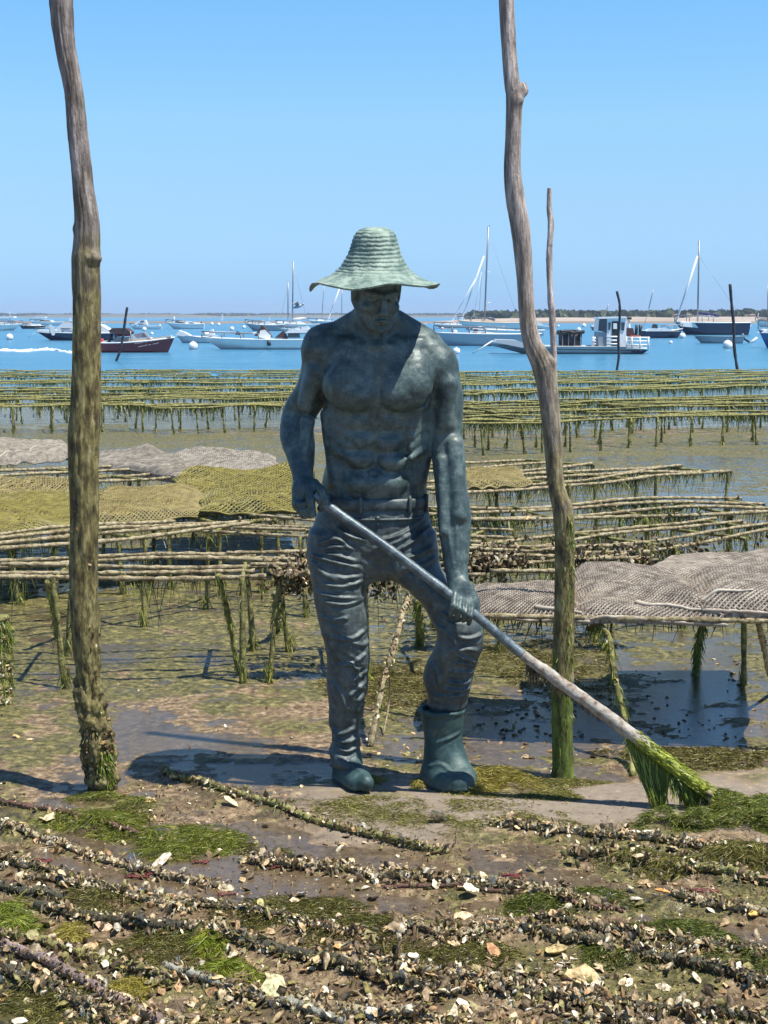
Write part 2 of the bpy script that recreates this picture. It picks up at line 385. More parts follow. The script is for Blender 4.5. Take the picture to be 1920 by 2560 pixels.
l.new(mth('MULTIPLY', mth('SUBTRACT', 1.0, mth('MULTIPLY', wetm, .80)), mth('SUBTRACT', 1.1, mth('MULTIPLY', san, .75))), bp.inputs['Strength'])
l.new(bp.outputs[0], b.inputs['Normal'])
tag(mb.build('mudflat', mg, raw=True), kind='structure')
# lookup of the ground height for everything that stands on it
def gh(X, Y):
    X = np.atleast_1d(np.asarray(X, float)); Y = np.atleast_1d(np.asarray(Y, float))
    return ground_fields(X, Y)[0]
# land behind the viewpoint and far to the sides is the same flat, coarser
mb = MB()
xx = np.array([-60, -3.9, -3.9 + 1e-3]); 
yy = np.linspace(-12, 2.25, 12); xg = np.linspace(-30, 30, 40)
XX, YY = np.meshgrid(xg, yy, indexing='ij'); mb.grid(np.stack([XX, YY, -.02 + .008 * fbm(XX, YY)], -1), flip=True, col=(0, .4, 0))
tag(mb.build('shore_ground', mg, raw=True), kind='structure')
# ================================================================ sea
ms = bpy.data.materials.new('sea'); ms.use_nodes = True
n = ms.node_tree.nodes; l = ms.node_tree.links; b = n['Principled BSDF']
tc = N('ShaderNodeTexCoord')
mp = N('ShaderNodeMapping'); mp.inputs['Scale'].default_value = (.55, 1.0, 1); l.new(tc.outputs['Object'], mp.inputs[0])
w1 = noise(1.9, 8, mp.outputs[0], .62); w2 = noise(.35, 4, mp.outputs[0]); w3 = noise(.02, 3, mp.outputs[0])
b.inputs['Roughness'].default_value = .22
cr = rampn(w2, [(.3, (.03, .16, .28)), (.7, (.06, .225, .36))])
spx = N('ShaderNodeSeparateXYZ'); l.new(tc.outputs['Object'], spx.inputs[0])      # shallows over pale mud near the shore
shal = rampn(w2, [(.3, (.13, .15, .13)), (.7, (.20, .21, .18))]); cr = mixn(mrange(spx.outputs[1], 34, 60), shal, cr)
cr = mixn(mrange(w3, .45, .62, 0, .35), cr, rampn(w2, [(.3, (.06, .22, .38)), (.7, (.09, .27, .42))]))
l.new(cr, b.inputs['Base Color'])
bp = N('ShaderNodeBump'); bp.inputs['Strength'].default_value = .9; bp.inputs['Distance'].default_value = .30
l.new(mth('ADD', w1, mth('MULTIPLY', w2, 1.2)), bp.inputs['Height']); l.new(bp.outputs[0], b.inputs['Normal'])
mb = MB()
xs = np.concatenate([-np.geomspace(3000, 60, 12), np.geomspace(60, 3000, 12)]); yl = np.concatenate([[17], np.geomspace(40, 3050, 20)])
XX, YY = np.meshgrid(xs, yl, indexing='ij'); mb.grid(np.stack([XX, YY, np.full(XX.shape, SEA)], -1), flip=True)
tag(mb.build('sea', ms, raw=True), kind='structure')
mb = MB()
XX, YY = np.meshgrid(np.array([-3000., 3000]), np.array([80., 3050]), indexing='ij'); mb.grid(np.stack([XX, YY, np.full(XX.shape, -1.2)], -1), flip=True)
tag(mb.build('seabed', flat('seabed', (.15, .14, .11)), raw=True), kind='structure')
# white wake of the passing boat
MFOAM = flat('foam', (.85, .88, .9), .7)
mb = MB()
a = path([Wp(x, y, SEA + .02) for x, y in [(-60, 873), (60, 878), (120, 874), (200, 884), (262, 880)]], 90)
wv = .16 + .16 * vn(np.arange(90) * .35, 0, 0, 4)
up = np.array([0, 1, 0]); prof = [(-1, -.035), (-.6, .05), (0, .10), (.5, .06), (1, -.035)]
mb.grid(np.stack([a + up * (wv * p)[:, None] * 2.2 + np.array([0, 0, 1]) * (z * (1 + .5 * vn(np.arange(90) * .9, p, 0, 5)))[:, None] for p, z in prof], 1), flip=True)
tag(mb.build('wake_foam', MFOAM), 'thin line of white wake foam on the water left of the red boat', 'foam', kind='stuff')
# ================================================================ far shore
msand = M('spit_sand', [(.3, (.28, .23, .18)), (.7, (.44, .37, .30))], scale=.05, rough=.9)
mflat = M('spit_mud', [(.3, (.16, .12, .09)), (.7, (.24, .19, .14))], scale=.05, rough=.9)
def bank(name, Y, px0, px1, zt, depth, m, zb=SEA - .3, nn=160, rough=.4, sd=0):
    mb = MB(); x = np.linspace((px0 - 960) / FPX * Y, (px1 - 960) / FPX * Y, nn)
    e = np.minimum(1, np.minimum(np.arange(nn), nn - 1 - np.arange(nn)) / (nn * .12))
    top = zb + (zt - zb) * e * (1 + rough * vn(np.arange(nn) * .21, 0, 0, sd))
    R = []
    for t, f in ((0, 0), (.1, .75), (.3, 1), (.7, 1.02), (1, 0)):
        R.append(np.stack([x, Y + depth * t + 3 * vn(x * .02, t * 5, 0, sd), zb + (top - zb) * f], -1))
    mb.grid(np.stack(R, 1), flip=True)
    return tag(mb.build(name, m, raw=True), kind='structure')
bank('mud_spit', 470, -900, 2900, SEA + .42, 60, mflat, rough=.15)
bank('sand_spit', 600, 1040, 3200, .85, 90, msand, sd=3, rough=.2)
bank('sand_spit', 640, 1290, 3200, .95, 90, msand, sd=8, rough=.3)
bank('far_coast', 2300, -1400, 3300, 3.0, 120, M('far_coast', [(.3, (.10, .10, .07)), (.7, (.2, .18, .13))], scale=.01), sd=5)
MLEAF = M('far_leaf', [(.3, (.035, .05, .022)), (.7, (.10, .125, .05))], scale=.6, rough=.8, attr=True)
MTRK = flat('far_trunk', (.12, .09, .07), .9)
lf = np.array([[-.5, 0, -.35], [.5, .1, -.3], [.35, -.1, .4], [-.3, .12, .45]]); lF = np.array([[0, 1, 2, 3]])
def far_wood(name, Y, px0, px1, hz, base, nc, label):
    mb = MB(); x = RNG.uniform((px0 - 960) / FPX * Y, (px1 - 960) / FPX * Y, nc)
    hz_ = hz * (.75 + .35 * vn(x * .006, 0, 0, 7) + .2 * vn(x * .03, 0, 0, 8))
    z = base + hz_ * RNG.uniform(0, 1, nc) ** .7
    pos = np.stack([x, Y + RNG.uniform(0, 40, nc), z], -1)
    c = RNG.uniform(.6, 1.3, (nc, 1)) * np.array([[1, 1, 1]])
    mb.inst(lf, lF, pos, rots(nc, .6), RNG.uniform(3.5, 7, nc), c)
    return tag(mb.build(name, MLEAF, raw=False, smooth=False), label, 'woodland', kind='stuff')
far_wood('far_woodland', 2340, -900, 1500, 4.4, 1.0, 9000, 'low blue-grey strip of far woodland along the horizon at the left')
far_wood('dune_scrub', 700, 1180, 2500, .8, .9, 2600, 'low scrub behind the pale sand spit at the right')
def far_tree(px, py, w, Y, kind, label):
    base = 1.0; top = P(px, py, Y)[2]; H = top - base; wm = w / ppm(Y); x = P(px, py, Y)[0]
    t = thing('tree', (x, Y, base), label, 'tree', 'trees along the far sand spit')
    mb = MB(); 
    for q in range(3 if kind != 'pine' else 1):
        dx = RNG.uniform(-.2, .2) * wm
        mb.tube(path([[x, Y, base - .2], [x + dx * .5, Y, base + H * .4], [x + dx, Y, base + H * .75]], 6), np.linspace(.22, .08, 6), 6)
    mb.build('trunk', MTRK, t)
    mb = MB(); nc = 420
    d = RNG.normal(0, 1, (nc, 3)); d /= np.linalg.norm(d, axis=1)[:, None]; rr = RNG.uniform(.3, 1, nc)[:, None] ** .5
    if kind == 'pine': c0 = np.array([x, Y, base + H * .8]); sc = np.array([wm / 2, wm / 2, H * .2])
    else: c0 = np.array([x, Y, base + H * .55]); sc = np.array([wm / 2, wm / 2, H * .45])
    p = d * rr * sc; p = p * (1 + .3 * vn(d[:, 0] * 2.2 + px, d[:, 1] * 2.2, d[:, 2] * 2.2))[:, None] + c0
    mb.inst(lf, lF, p, rots(nc, .8), RNG.uniform(.35, .8, nc) * (wm / 4 + .35), RNG.uniform(.55, 1.35, (nc, 1)) * np.ones((1, 3)))
    mb.build('crown', MLEAF, t, smooth=False)
    return t
TR = [(1345,781,34,'b'),(1374,780,30,'b'),(1397,776,34,'b'),(1420,783,30,'b'),(1470,777,16,'pine'),(1492,783,26,'b'),(1508,780,22,'b'),(1530,778,14,'pine'),(1557,775,14,'pine'),(1580,784,30,'b'),(1603,779,26,'b'),
      (1625,775,12,'pine'),(1640,785,26,'b'),(1672,774,30,'b'),(1694,781,26,'b'),(1715,778,24,'b'),(1735,775,26,'b'),(1757,778,24,'b'),(1785,779,24,'b'),(1803,773,26,'b'),(1830,778,22,'b'),(1848,775,26,'b'),(1868,771,32,'b'),(1890,777,22,'b'),(1912,774,22,'b'),(1940,772,30,'b')]
ORD = ['first', 'second', 'third', 'fourth', 'fifth', 'sixth', 'seventh', 'eighth', 'ninth', 'tenth', 'eleventh', 'twelfth', 'thirteenth', 'fourteenth', 'fifteenth', 'sixteenth', 'seventeenth', 'eighteenth', 'nineteenth', 'twentieth', 'twenty-first', 'twenty-second', 'twenty-third', 'twenty-fourth']
nb = {'b': 0, 'pine': 0}
for k, (px, py, w, kd) in enumerate(TR):
    far_tree(px, py, w, 760 + 7 * (k % 5), kd, ('small flat-topped pine, %s pine from the left on the far sand spit' if kd == 'pine' else 'dark bushy tree, %s bushy tree from the left on the far sand spit') % ORD[nb[kd]]); nb[kd] += 1
for px, w, hw in ((1690, 12, 'leftmost'), (1722, 10, 'middle'), (1880, 14, 'rightmost')):
    x = P(px, 795, 690)[0]; t = thing('house', (x, 690, 1.0), hw + ' of three tiny pale houses among the trees on the far spit', 'house', 'houses on the far sand spit'); ww = w / ppm(690)
    q = MB(); q.box((x, 690, 1.6), (ww, 3, 1.2)); q.build('wall', msand, t, smooth=False)
    q = MB(); q.box((x, 690, 2.4), (ww * 1.1, 3.4, .4), top=.3); q.build('roof', flat('far_roof', (.35, .2, .15)), t, smooth=False)
# ================================================================ bronze statue, sculpted as signed distance fields
def smin(a, b, k):
    h = np.clip(.5 + .5 * (b - a) / k, 0, 1); return b + (a - b) * h - k * h * (1 - h)
class SDF:
    def __init__(s, lo, hi, h):
        s.lo = np.array(lo, float); s.h = h; s.n = (np.ceil((np.array(hi) - s.lo) / h)).astype(int) + 1
        s.ax = [s.lo[i] + np.arange(s.n[i]) * h for i in range(3)]
        s.D = np.full(tuple(s.n), .2, np.float32)
    def blk(s, lo, hi):
        a = [max(0, int((lo[i] - s.lo[i]) / s.h)) for i in range(3)]; b = [min(s.n[i], int((hi[i] - s.lo[i]) / s.h) + 2) for i in range(3)]
        sl = tuple(slice(a[i], max(a[i], b[i])) for i in range(3))
        g = np.meshgrid(*[s.ax[i][sl[i]].astype(np.float32) for i in range(3)], indexing='ij', sparse=True)
        return sl, g
    def put(s, sl, d, k, sub=False):
        A = s.D[sl]
        if sub: s.D[sl] = -smin(-A, d, k)
        elif k > 0: s.D[sl] = smin(A, d, k)
        else: s.D[sl] = np.minimum(A, d)
    def cone(s, a, b, ra, rb, k=.01, sub=False, flat=1.0):
        a = np.asarray(a, float); b = np.asarray(b, float); m = max(ra, rb) + 2.5 * k + .012
        sl, (X, Y, Z) = s.blk(np.minimum(a, b) - m, np.maximum(a, b) + m)
        if min(x.size for x in (X, Y, Z)) == 0: return
        ab = b - a; L = ab @ ab + 1e-12
        t = np.clip(((X - a[0]) * ab[0] + (Y - a[1]) * ab[1] + (Z - a[2]) * ab[2]) / L, 0, 1)
        d = np.sqrt((X - a[0] - t * ab[0]) ** 2 + ((Y - a[1] - t * ab[1]) / flat) ** 2 + (Z - a[2] - t * ab[2]) ** 2) - (ra + (rb - ra) * t)
        s.put(sl, d.astype(np.float32), k, sub)
    def ell(s, c, r, k=.01, R=None, sub=False):
        c = np.asarray(c, float); r = np.asarray(r, float); m = r.max() + 2.5 * k + .012
        sl, (X, Y, Z) = s.blk(c - m, c + m)
        if min(x.size for x in (X, Y, Z)) == 0: return
        x, y, z = X - c[0], Y - c[1], Z - c[2]
        if R is not None: x, y, z = [R[0][i] * x + R[1][i] * y + R[2][i] * z for i in range(3)]
        q0 = np.sqrt((x / r[0]) ** 2 + (y / r[1]) ** 2 + (z / r[2]) ** 2); q1 = np.sqrt((x / r[0] ** 2) ** 2 + (y / r[1] ** 2) ** 2 + (z / r[2] ** 2) ** 2) + 1e-6
        s.put(sl, (q0 * (q0 - 1) / q1).astype(np.float32), k, sub)
    def loft(s, rows, k=.02, pw=2.0, capk=.01):
        """rows (py, xl, xr, Y, half depth): elliptical sections stacked along the height"""
        A = []
        for py, xl, xr, Y, b in rows:
            l_, r_ = P(xl, py, Y), P(xr, py, Y); A.append([l_[2], (l_[0] + r_[0]) / 2, Y, (r_[0] - l_[0]) / 2, b])
        A = np.array(A)[::-1]
        m = .03 + 2 * k
        lo = [ (A[:, 1] - A[:, 3]).min() - m, (A[:, 2] - A[:, 4]).min() - m, A[0, 0] - m]; hi = [(A[:, 1] + A[:, 3]).max() + m, (A[:, 2] + A[:, 4]).max() + m, A[-1, 0] + m]
        sl, (X, Y, Z) = s.blk(lo, hi); z = Z.ravel()
        t = np.interp(z, A[:, 0], np.arange(len(A))); zz = [path(A[:, [j, j, j]], 200)[:, 0] for j in range(1, 5)]; tt = np.linspace(0, len(A) - 1, 200)
        cx, cy, a, b = [np.interp(t, tt, q)[None, None] for q in zz]
        q = ((np.abs(X - cx) / a) ** pw + (np.abs(Y - cy) / b) ** pw) ** (1 / pw)
        d = (q - 1) * np.minimum(a, b)
        cap = np.maximum(Z - A[-1, 0], A[0, 0] - Z)
        d = -smin(-d, -cap, capk) if capk else np.maximum(d, cap)
        s.put(sl, d.astype(np.float32), k)
    def mesh(s):
        D = s.D; n = D.shape; S_ = D < 0
        occ = np.zeros(tuple(np.array(n) - 1), np.uint8)
        for i in (0, 1):
            for j in (0, 1):
                for k in (0, 1): occ += S_[i:n[0] - 1 + i, j:n[1] - 1 + j, k:n[2] - 1 + k]
        act = np.argwhere((occ > 0) & (occ < 8)); idx = np.full(occ.shape, -1, np.int32); idx[tuple(act.T)] = np.arange(len(act))
        acc = np.zeros((len(act), 3)); cnt = np.zeros(len(act))
        cs_ = [(i, j, k) for i in (0, 1) for j in (0, 1) for k in (0, 1)]
        for a in cs_:
            for ax in range(3):
                if a[ax]: continue
                b_ = list(a); b_[ax] = 1
                da = D[tuple((act + a).T)]; db = D[tuple((act + b_).T)]; m = (da < 0) != (db < 0)
                t = np.where(m, da / (da - db + 1e-12), 0)
                p = np.array(a, float)[None].repeat(len(act), 0); p[:, ax] += t
                acc[m] += p[m]; cnt[m] += 1
        V = (act + acc / cnt[:, None]) * s.h + s.lo
        Fs = []
        for ax in range(3):
            u, v = (ax + 1) % 3, (ax + 2) % 3
            sl0 = [slice(None)] * 3; sl1 = [slice(None)] * 3; sl0[ax] = slice(0, n[ax] - 1); sl1[ax] = slice(1, n[ax])
            for q in (u, v):
                for sl_ in (sl0, sl1): sl_[q] = slice(1, n[q] - 1)
            a0, a1 = S_[tuple(sl0)], S_[tuple(sl1)]
            for sg in (0, 1):
                e = np.argwhere((a0 != a1) & (a0 == bool(sg)))
                if not len(e): continue
                o = np.zeros(3, int); o[u] = 1; o[v] = 1; e = e + o
                du = np.zeros(3, int); du[u] = 1; dv = np.zeros(3, int); dv[v] = 1
                q = [idx[tuple((e - du - dv).T)], idx[tuple((e - dv).T)], idx[tuple(e.T)], idx[tuple((e - du).T)]]
                if not sg: q = q[::-1]
                Fs.append(np.stack(q, -1))
        F = np.concatenate(Fs); F = F[(F >= 0).all(1)]
        return V, F
def vnorm(V, F):
    nn = np.cross(V[F[:, 2]] - V[F[:, 0]], V[F[:, 3]] - V[F[:, 1]]); N_ = np.zeros_like(V)
    for i in range(4): np.add.at(N_, F[:, i], nn)
    return N_ / (np.linalg.norm(N_, axis=1)[:, None] + 1e-12)
def strokes(V, N_, L, pw=1.0):
    """raised creases: L = [(pixel polyline, Y, width m, height m)] measured in the frontal (x, z) plane of the cloth or skin"""
    d = np.zeros(len(V)); fr = np.clip(-N_[:, 1] * 1.4 + .1, 0, 1)
    for pl, Y, w, a in L:
        q = np.array([P(x, y, Y) for x, y in pl]); q = path(q, 14) if len(q) > 2 else np.linspace(q[0], q[-1], 6)
        m = (V[:, 0] > q[:, 0].min() - 3 * w) & (V[:, 0] < q[:, 0].max() + 3 * w) & (V[:, 2] > q[:, 2].min() - 3 * w) & (V[:, 2] < q[:, 2].max() + 3 * w)
        if not m.any(): continue
        X, Z = V[m, 0], V[m, 2]; best = np.full(len(X), 9.0); tt = np.zeros(len(X)); sd_ = np.zeros(len(X))
        for i in range(len(q) - 1):
            ax, az, bx, bz = q[i, 0], q[i, 2], q[i + 1, 0], q[i + 1, 2]; LL = (bx - ax) ** 2 + (bz - az) ** 2 + 1e-12
            t = np.clip(((X - ax) * (bx - ax) + (Z - az) * (bz - az)) / LL, 0, 1); e = np.hypot(X - ax - t * (bx - ax), Z - az - t * (bz - az))
            u = e < best; best[u] = e[u]; tt[u] = (i + t[u]) / (len(q) - 1)
        en = np.clip(np.minimum(tt, 1 - tt) * 6 + .25, 0, 1)
        d[m] += a * en * (np.exp(-(best / w) ** 2) - .35 * np.exp(-((best - 1.8 * w) / w) ** 2))
    return d * fr
MBR = bpy.data.materials.new('bronze'); MBR.use_nodes = True
def bronze(m, dark, mid, lite, mixlo, mixhi, bumps=.5, bs=90, rough=.42, metal=.35, rib=False):
    global n, l, tc
    m.use_nodes = True; n = m.node_tree.nodes; l = m.node_tree.links; b = n['Principled BSDF']; tc = N('ShaderNodeTexCoord')
    a1 = noise(4.5, 6, r=.65); a2 = noise(26, 7, r=.72); a3 = noise(160, 4, r=.6)
    f = mth('ADD', mth('MULTIPLY', a1, .40), mth('MULTIPLY', a2, .60))
    f = mth('ADD', f, mth('MULTIPLY_ADD', a3, .14, -.07))
    c = rampn(f, [(mixlo - .1, dark), ((mixlo + mixhi) / 2, mid), (mixhi, lite), (min(mixhi + .14, .99), tuple(x * 1.25 for x in lite))])
    rust = rampn(a1, [(.58, (0, 0, 0)), (.70, (.55, .55, .55))]); rc = N('ShaderNodeRGB'); rc.outputs[0].default_value = (.10, .055, .045, 1)
    c = mixn(mth('MULTIPLY', rust, mrange(a2, .4, .6)), c, rc.outputs[0])
    l.new(c, b.inputs['Base Color']); b.inputs['Metallic'].default_value = metal
    l.new(mrange(a2, .3, .7, rough - .08, rough + .16), b.inputs['Roughness'])
    bp = N('ShaderNodeBump'); bp.inputs['Strength'].default_value = bumps; bp.inputs['Distance'].default_value = .004
    l.new(mth('ADD', a2, mth('MULTIPLY', a3, .35)), bp.inputs['Height']); l.new(bp.outputs[0], b.inputs['Normal'])
    return m
bronze(MBR, (.014, .021, .024), (.060, .092, .092), (.135, .19, .178), .37, .60, metal=.15, rough=.42)
M_CLOTH = bronze(bpy.data.materials.new('bronze_cloth'), (.012, .018, .021), (.060, .080, .083), (.125, .16, .155), .37, .61, bumps=.7, metal=.15, rough=.45)
M_BOOT = bronze(bpy.data.materials.new('bronze_boot'), (.012, .032, .034), (.032, .068, .068), (.075, .14, .132), .36, .64, bumps=.5, metal=.1, rough=.5)
M_HAT = bronze(bpy.data.materials.new('bronze_hat'), (.035, .06, .055), (.13, .20, .17), (.29, .37, .31), .33, .56, bumps=.7, rough=.6, metal=.1)
statue = thing('bronze_statue', (0, 5.42, 0), 'dark bronze statue of a bare-chested man in a straw hat and rubber boots', 'statue')
pxr = lambda r, Y=5.35: r / ppm(Y)
# ---- body: head, neck, torso, arms and hands in one continuous surface
B = SDF((-.40, 4.98, .60), (.36, 5.66, 2.0), .0042)
B.loft([(835, 838, 1048, 5.385, .085), (860, 806, 1085, 5.385, .105), (900, 800, 1095, 5.39, .12), (955, 802, 1096, 5.40, .128), (1010, 815, 1088, 5.415, .125), (1050, 819, 1080, 5.43, .12), (1095, 822, 1074, 5.44, .113),
        (1144, 820, 1064, 5.455, .108), (1186, 809, 1063, 5.46, .108), (1225, 802, 1068, 5.465, .11), (1262, 800, 1064, 5.465, .112), (1320, 800, 1064, 5.465, .11)], .0, pw=2.3, capk=.03)
def bc(x0, y0, Y0, x1, y1, Y1, r0, r1, k=.02, **kw): B.cone(P(x0, y0, Y0), P(x1, y1, Y1), pxr(r0, Y0), pxr(r1, Y1), k, **kw)
def be(x, y, Y, rx, ry, rz, k=.012, R=None, sub=False): B.ell(P(x, y, Y), (pxr(rx), ry, pxr(rz)), k, R, sub)
bc(907, 800, 5.36, 815, 856, 5.42, 34, 34, .03); bc(974, 800, 5.36, 1070, 858, 5.41, 34, 34, .03)      # trapezius
bc(938, 770, 5.33, 938, 865, 5.375, 49, 54, .02)                                                           # neck
bc(905, 790, 5.325, 930, 862, 5.285, 10, 8, .012); bc(978, 790, 5.315, 950, 862, 5.285, 10, 8, .012)       # neck tendons
bc(932, 868, 5.285, 830, 850, 5.335, 9, 9, .014); bc(952, 868, 5.285, 1052, 852, 5.33, 9, 9, .014)         # collar bones
be(815, 872, 5.40, 61, .075, 63, .02); be(1084, 918, 5.385, 62, .078, 66, .02); be(1060, 880, 5.39, 48, .07, 46, .02)   # deltoids
be(880, 962, 5.308, 73, .060, 64, .016); be(900, 985, 5.298, 48, .055, 42, .014)                                           # pectorals
be(1016, 960, 5.304, 65, .062, 66, .016); be(992, 985, 5.295, 46, .055, 42, .014); be(1036, 930, 5.318, 42, .055, 55, .018)
bc(1062, 905, 5.33, 1058, 1005, 5.33, 8, 9, .014, sub=True)
bc(822, 1040, 5.40, 838, 1200, 5.40, 22, 16, .02); bc(1076, 1040, 5.39, 1052, 1200, 5.40, 20, 16, .02)   # flanks
for x, y, rx, rz, Y in ((903, 1052, 27, 22, 5.332), (972, 1052, 27, 22, 5.332), (905, 1098, 27, 24, 5.334), (974, 1104, 29, 24, 5.336), (903, 1147, 30, 21, 5.342), (980, 1154, 33, 21, 5.342)):
    be(x, y, Y + .0045, rx * 1.08, .036, rz * 1.15, .020)
be(942, 1206, 5.366, 76, .05, 38, .018); be(935, 1236, 5.38, 60, .042, 24, .014)
be(937, 1187, 5.322, 8, .014, 5, .006, sub=True)
for y in (1078, 1128, 1176): bc(875, y, 5.304, 1005, y + 3, 5.304, 2.2, 2.2, .008, sub=True)
bc(938, 1020, 5.288, 938, 1180, 5.318, 2.4, 2.4, .01, sub=True)
for q in range(4):                                                                                          # ribs and serratus
    bc(838, 1040 + 27 * q, 5.372, 868, 1062 + 27 * q, 5.338, 9, 6, .025); bc(1058, 1040 + 27 * q, 5.37, 1028, 1064 + 27 * q, 5.338, 9, 6, .025)
# right-hand side of the figure (left in view): arm bent, fist on the end of the handle
B.loft([(872, 757, 856, 5.405, .068), (926, 752, 848, 5.425, .066), (965, 739, 836, 5.445, .062), (1005, 715, 818, 5.465, .056), (1035, 704, 796, 5.475, .052), (1060, 700, 784, 5.465, .052), (1082, 699, 784, 5.45, .055), (1105, 703, 787, 5.43, .054),
        (1135, 713, 787, 5.40, .048), (1165, 723, 785, 5.37, .041), (1190, 730, 784, 5.345, .034), (1215, 733, 790, 5.325, .030)], .018)
bc(790, 930, 5.37, 765, 1010, 5.39, 26, 22, .02); bc(768, 1055, 5.40, 760, 1140, 5.36, 20, 12, .02); bc(722, 1060, 5.44, 738, 1150, 5.38, 18, 11, .015)
be(760, 1228, 5.305, 31, .030, 34, .015); be(752, 1255, 5.30, 24, .028, 28, .012)
bc(775, 1215, 5.285, 776, 1250, 5.252, 12, 12, .008); bc(776, 1250, 5.252, 782, 1286, 5.246, 11, 9.5, .004)   # thumb
bc(786, 1208, 5.29, 804, 1226, 5.255, 12, 11, .008); bc(804, 1226, 5.255, 812, 1252, 5.245, 11, 10, .004); bc(812, 1252, 5.245, 800, 1272, 5.262, 10, 8, .004)   # forefinger
for x, y in ((742, 1252), (748, 1268), (757, 1280)):
    bc(x, y - 10, 5.305, x + 2, y + 8, 5.272, 11, 10, .006); bc(x + 2, y + 8, 5.272, x + 20, y + 8, 5.262, 10, 8, .004)
# other arm: hanging straight, hand closed on the handle
B.loft([(905, 1040, 1138, 5.395, .072), (935, 1050, 1147, 5.40, .072), (981, 1062, 1157, 5.405, .068), (1020, 1068, 1158, 5.405, .063), (1058, 1073, 1156, 5.40, .058), (1095, 1077, 1157, 5.39, .056), (1128, 1079, 1162, 5.375, .056), (1170, 1083, 1164, 5.355, .056),
        (1215, 1088, 1168, 5.335, .054), (1255, 1091, 1173, 5.32, .052), (1300, 1093, 1178, 5.30, .050), (1345, 1099, 1177, 5.28, .046), (1385, 1105, 1173, 5.265, .041), (1420, 1111, 1170, 5.25, .035), (1452, 1117, 1172, 5.235, .031), (1470, 1120, 1175, 5.23, .03)], .016)
bc(1120, 960, 5.345, 1118, 1060, 5.35, 26, 20, .02); bc(1135, 1110, 5.335, 1148, 1290, 5.265, 22, 20, .015); bc(1105, 1150, 5.32, 1110, 1330, 5.25, 13, 12, .012)
bc(1139, 1230, 5.268, 1143, 1410, 5.222, 4.5, 3.5, .007); bc(1152, 1100, 5.33, 1160, 1230, 5.285, 4.5, 3.5, .007); bc(1162, 1310, 5.265, 1150, 1400, 5.225, 4, 3, .006); bc(1120, 1330, 5.245, 1136, 1420, 5.22, 3.6, 3, .006)   # veins
be(1152, 1478, 5.215, 30, .026, 36, .012)
kn = [(1136, 1490), (1151, 1499), (1166, 1508), (1180, 1516)]
for q, (x, y) in enumerate(kn):
    r = (8.8, 9, 8.7, 8)[q]
    bc(1140 + q * 9, 1462 + q * 3, 5.215, x, y, 5.188, r + 1, r, .006)
    bc(x, y, 5.188, x - 3, y + 24, 5.166, r, r * .95, .0012); bc(x - 3, y + 24, 5.166, x - 8, y + 44, 5.184, r * .95, r * .8, .0012)
bc(1172, 1470, 5.225, 1188, 1500, 5.21, 12, 11, .008); bc(1188, 1500, 5.21, 1193, 1530, 5.20, 11, 8.5, .004)       # thumb side
# head in its own frame: turned a little to the right of the picture and bowed
HR = rot(radians(17), 0, radians(15)); HO = P(941, 740, 5.275)
def hp(r_, f, u): return HO + HR @ np.array([r_, -f, u])
def he(r_, f, u, rx, ry, rz, k=.008, sub=False): B.ell(hp(r_, f, u), (rx, ry, rz), k, HR, sub)
def hc(a, b_, ra, rb, k=.006, sub=False): B.cone(hp(*a), hp(*b_), ra, rb, k, sub)
he(0, -.012, .045, .074, .092, .088, .01); he(0, .022, -.018, .066, .066, .088, .02); he(0, .035, -.062, .050, .052, .042, .018)
he(0, .078, -.092, .020, .018, .016, .012); hc((-.062, .0, -.03), (-.028, .07, -.088), .018, .014, .014); hc((.062, .0, -.03), (.028, .07, -.088), .018, .014, .014)
hc((-.052, .066, .030), (-.012, .088, .027), .008, .008, .016); hc((.052, .066, .030), (.012, .088, .027), .008, .008, .016)
for sg in (-1, 1):
    he(sg * .031, .098, .010, .018, .016, .011, .008, sub=True); he(sg * .031, .076, .009, .0135, .0135, .0105, .003); hc((sg * .018, .087, .0105), (sg * .044, .079, .0095), .0022, .0018, .002)
    hc((sg * .017, .089, .018), (sg * .046, .080, .015), .0032, .0025, .003); he(sg * .044, .064, -.020, .022, .02, .018, .014)
    hc((sg * .014, .103, -.034), (sg * .012, .098, -.036), .0085, .007, .005); hc((sg * .022, .09, -.04), (sg * .034, .078, -.066), .002, .002, .008, sub=True)
    he(sg * .077, -.010, .002, .010, .020, .034, .006); he(sg * .084, -.012, .006, .004, .010, .018, .004, sub=True)
hc((0, .093, .022), (0, .112, -.024), .0075, .0115, .007); he(0, .113, -.030, .0125, .012, .010, .006)
hc((0, .098, -.044), (0, .097, -.052), .003, .003, .004, sub=True)
hc((-.024, .088, -.0625), (0, .098, -.0585), .0035, .0055, .005); hc((.024, .088, -.0625), (0, .098, -.0585), .0035, .0055, .005)
hc((-.018, .088, -.071), (.018, .088, -.071), .0062, .0062, .005); hc((-.024, .096, -.0655), (.024, .096, -.0655), .0012, .0012, .002, sub=True)
hc((-.018, .092, -.081), (.018, .092, -.081), .003, .003, .006, sub=True)
for q in range(26):                                                                                        # hair over the temples and nape
    a = -1.95 + 3.9 * (q + .5) / 26; a = a + pi
    x_, f_ = sin(a) * .077, cos(a) * .088 - .012
    hc((x_, f_, .05), (x_ * 1.03, f_ * 1.02, .0 - .03 * (abs(sin(a)) < .8)), .009, .005, .003)
V, F = B.mesh(); Nn = vnorm(V, F)
hz = V[:, 2] > P(940, 812, 5.3)[2]
d = .0024 * fbm(V[:, 0] * 16, V[:, 1] * 16, V[:, 2] * 16, 3, 51) + .0011 * fbm(V[:, 0] * 60, V[:, 1] * 60, V[:, 2] * 60, 2, 52)
d = d * np.where(hz, .3, 1.0)
V = V + Nn * d[:, None]
mb = MB(); mb.add(V, F); mb.build('body', MBR, statue)
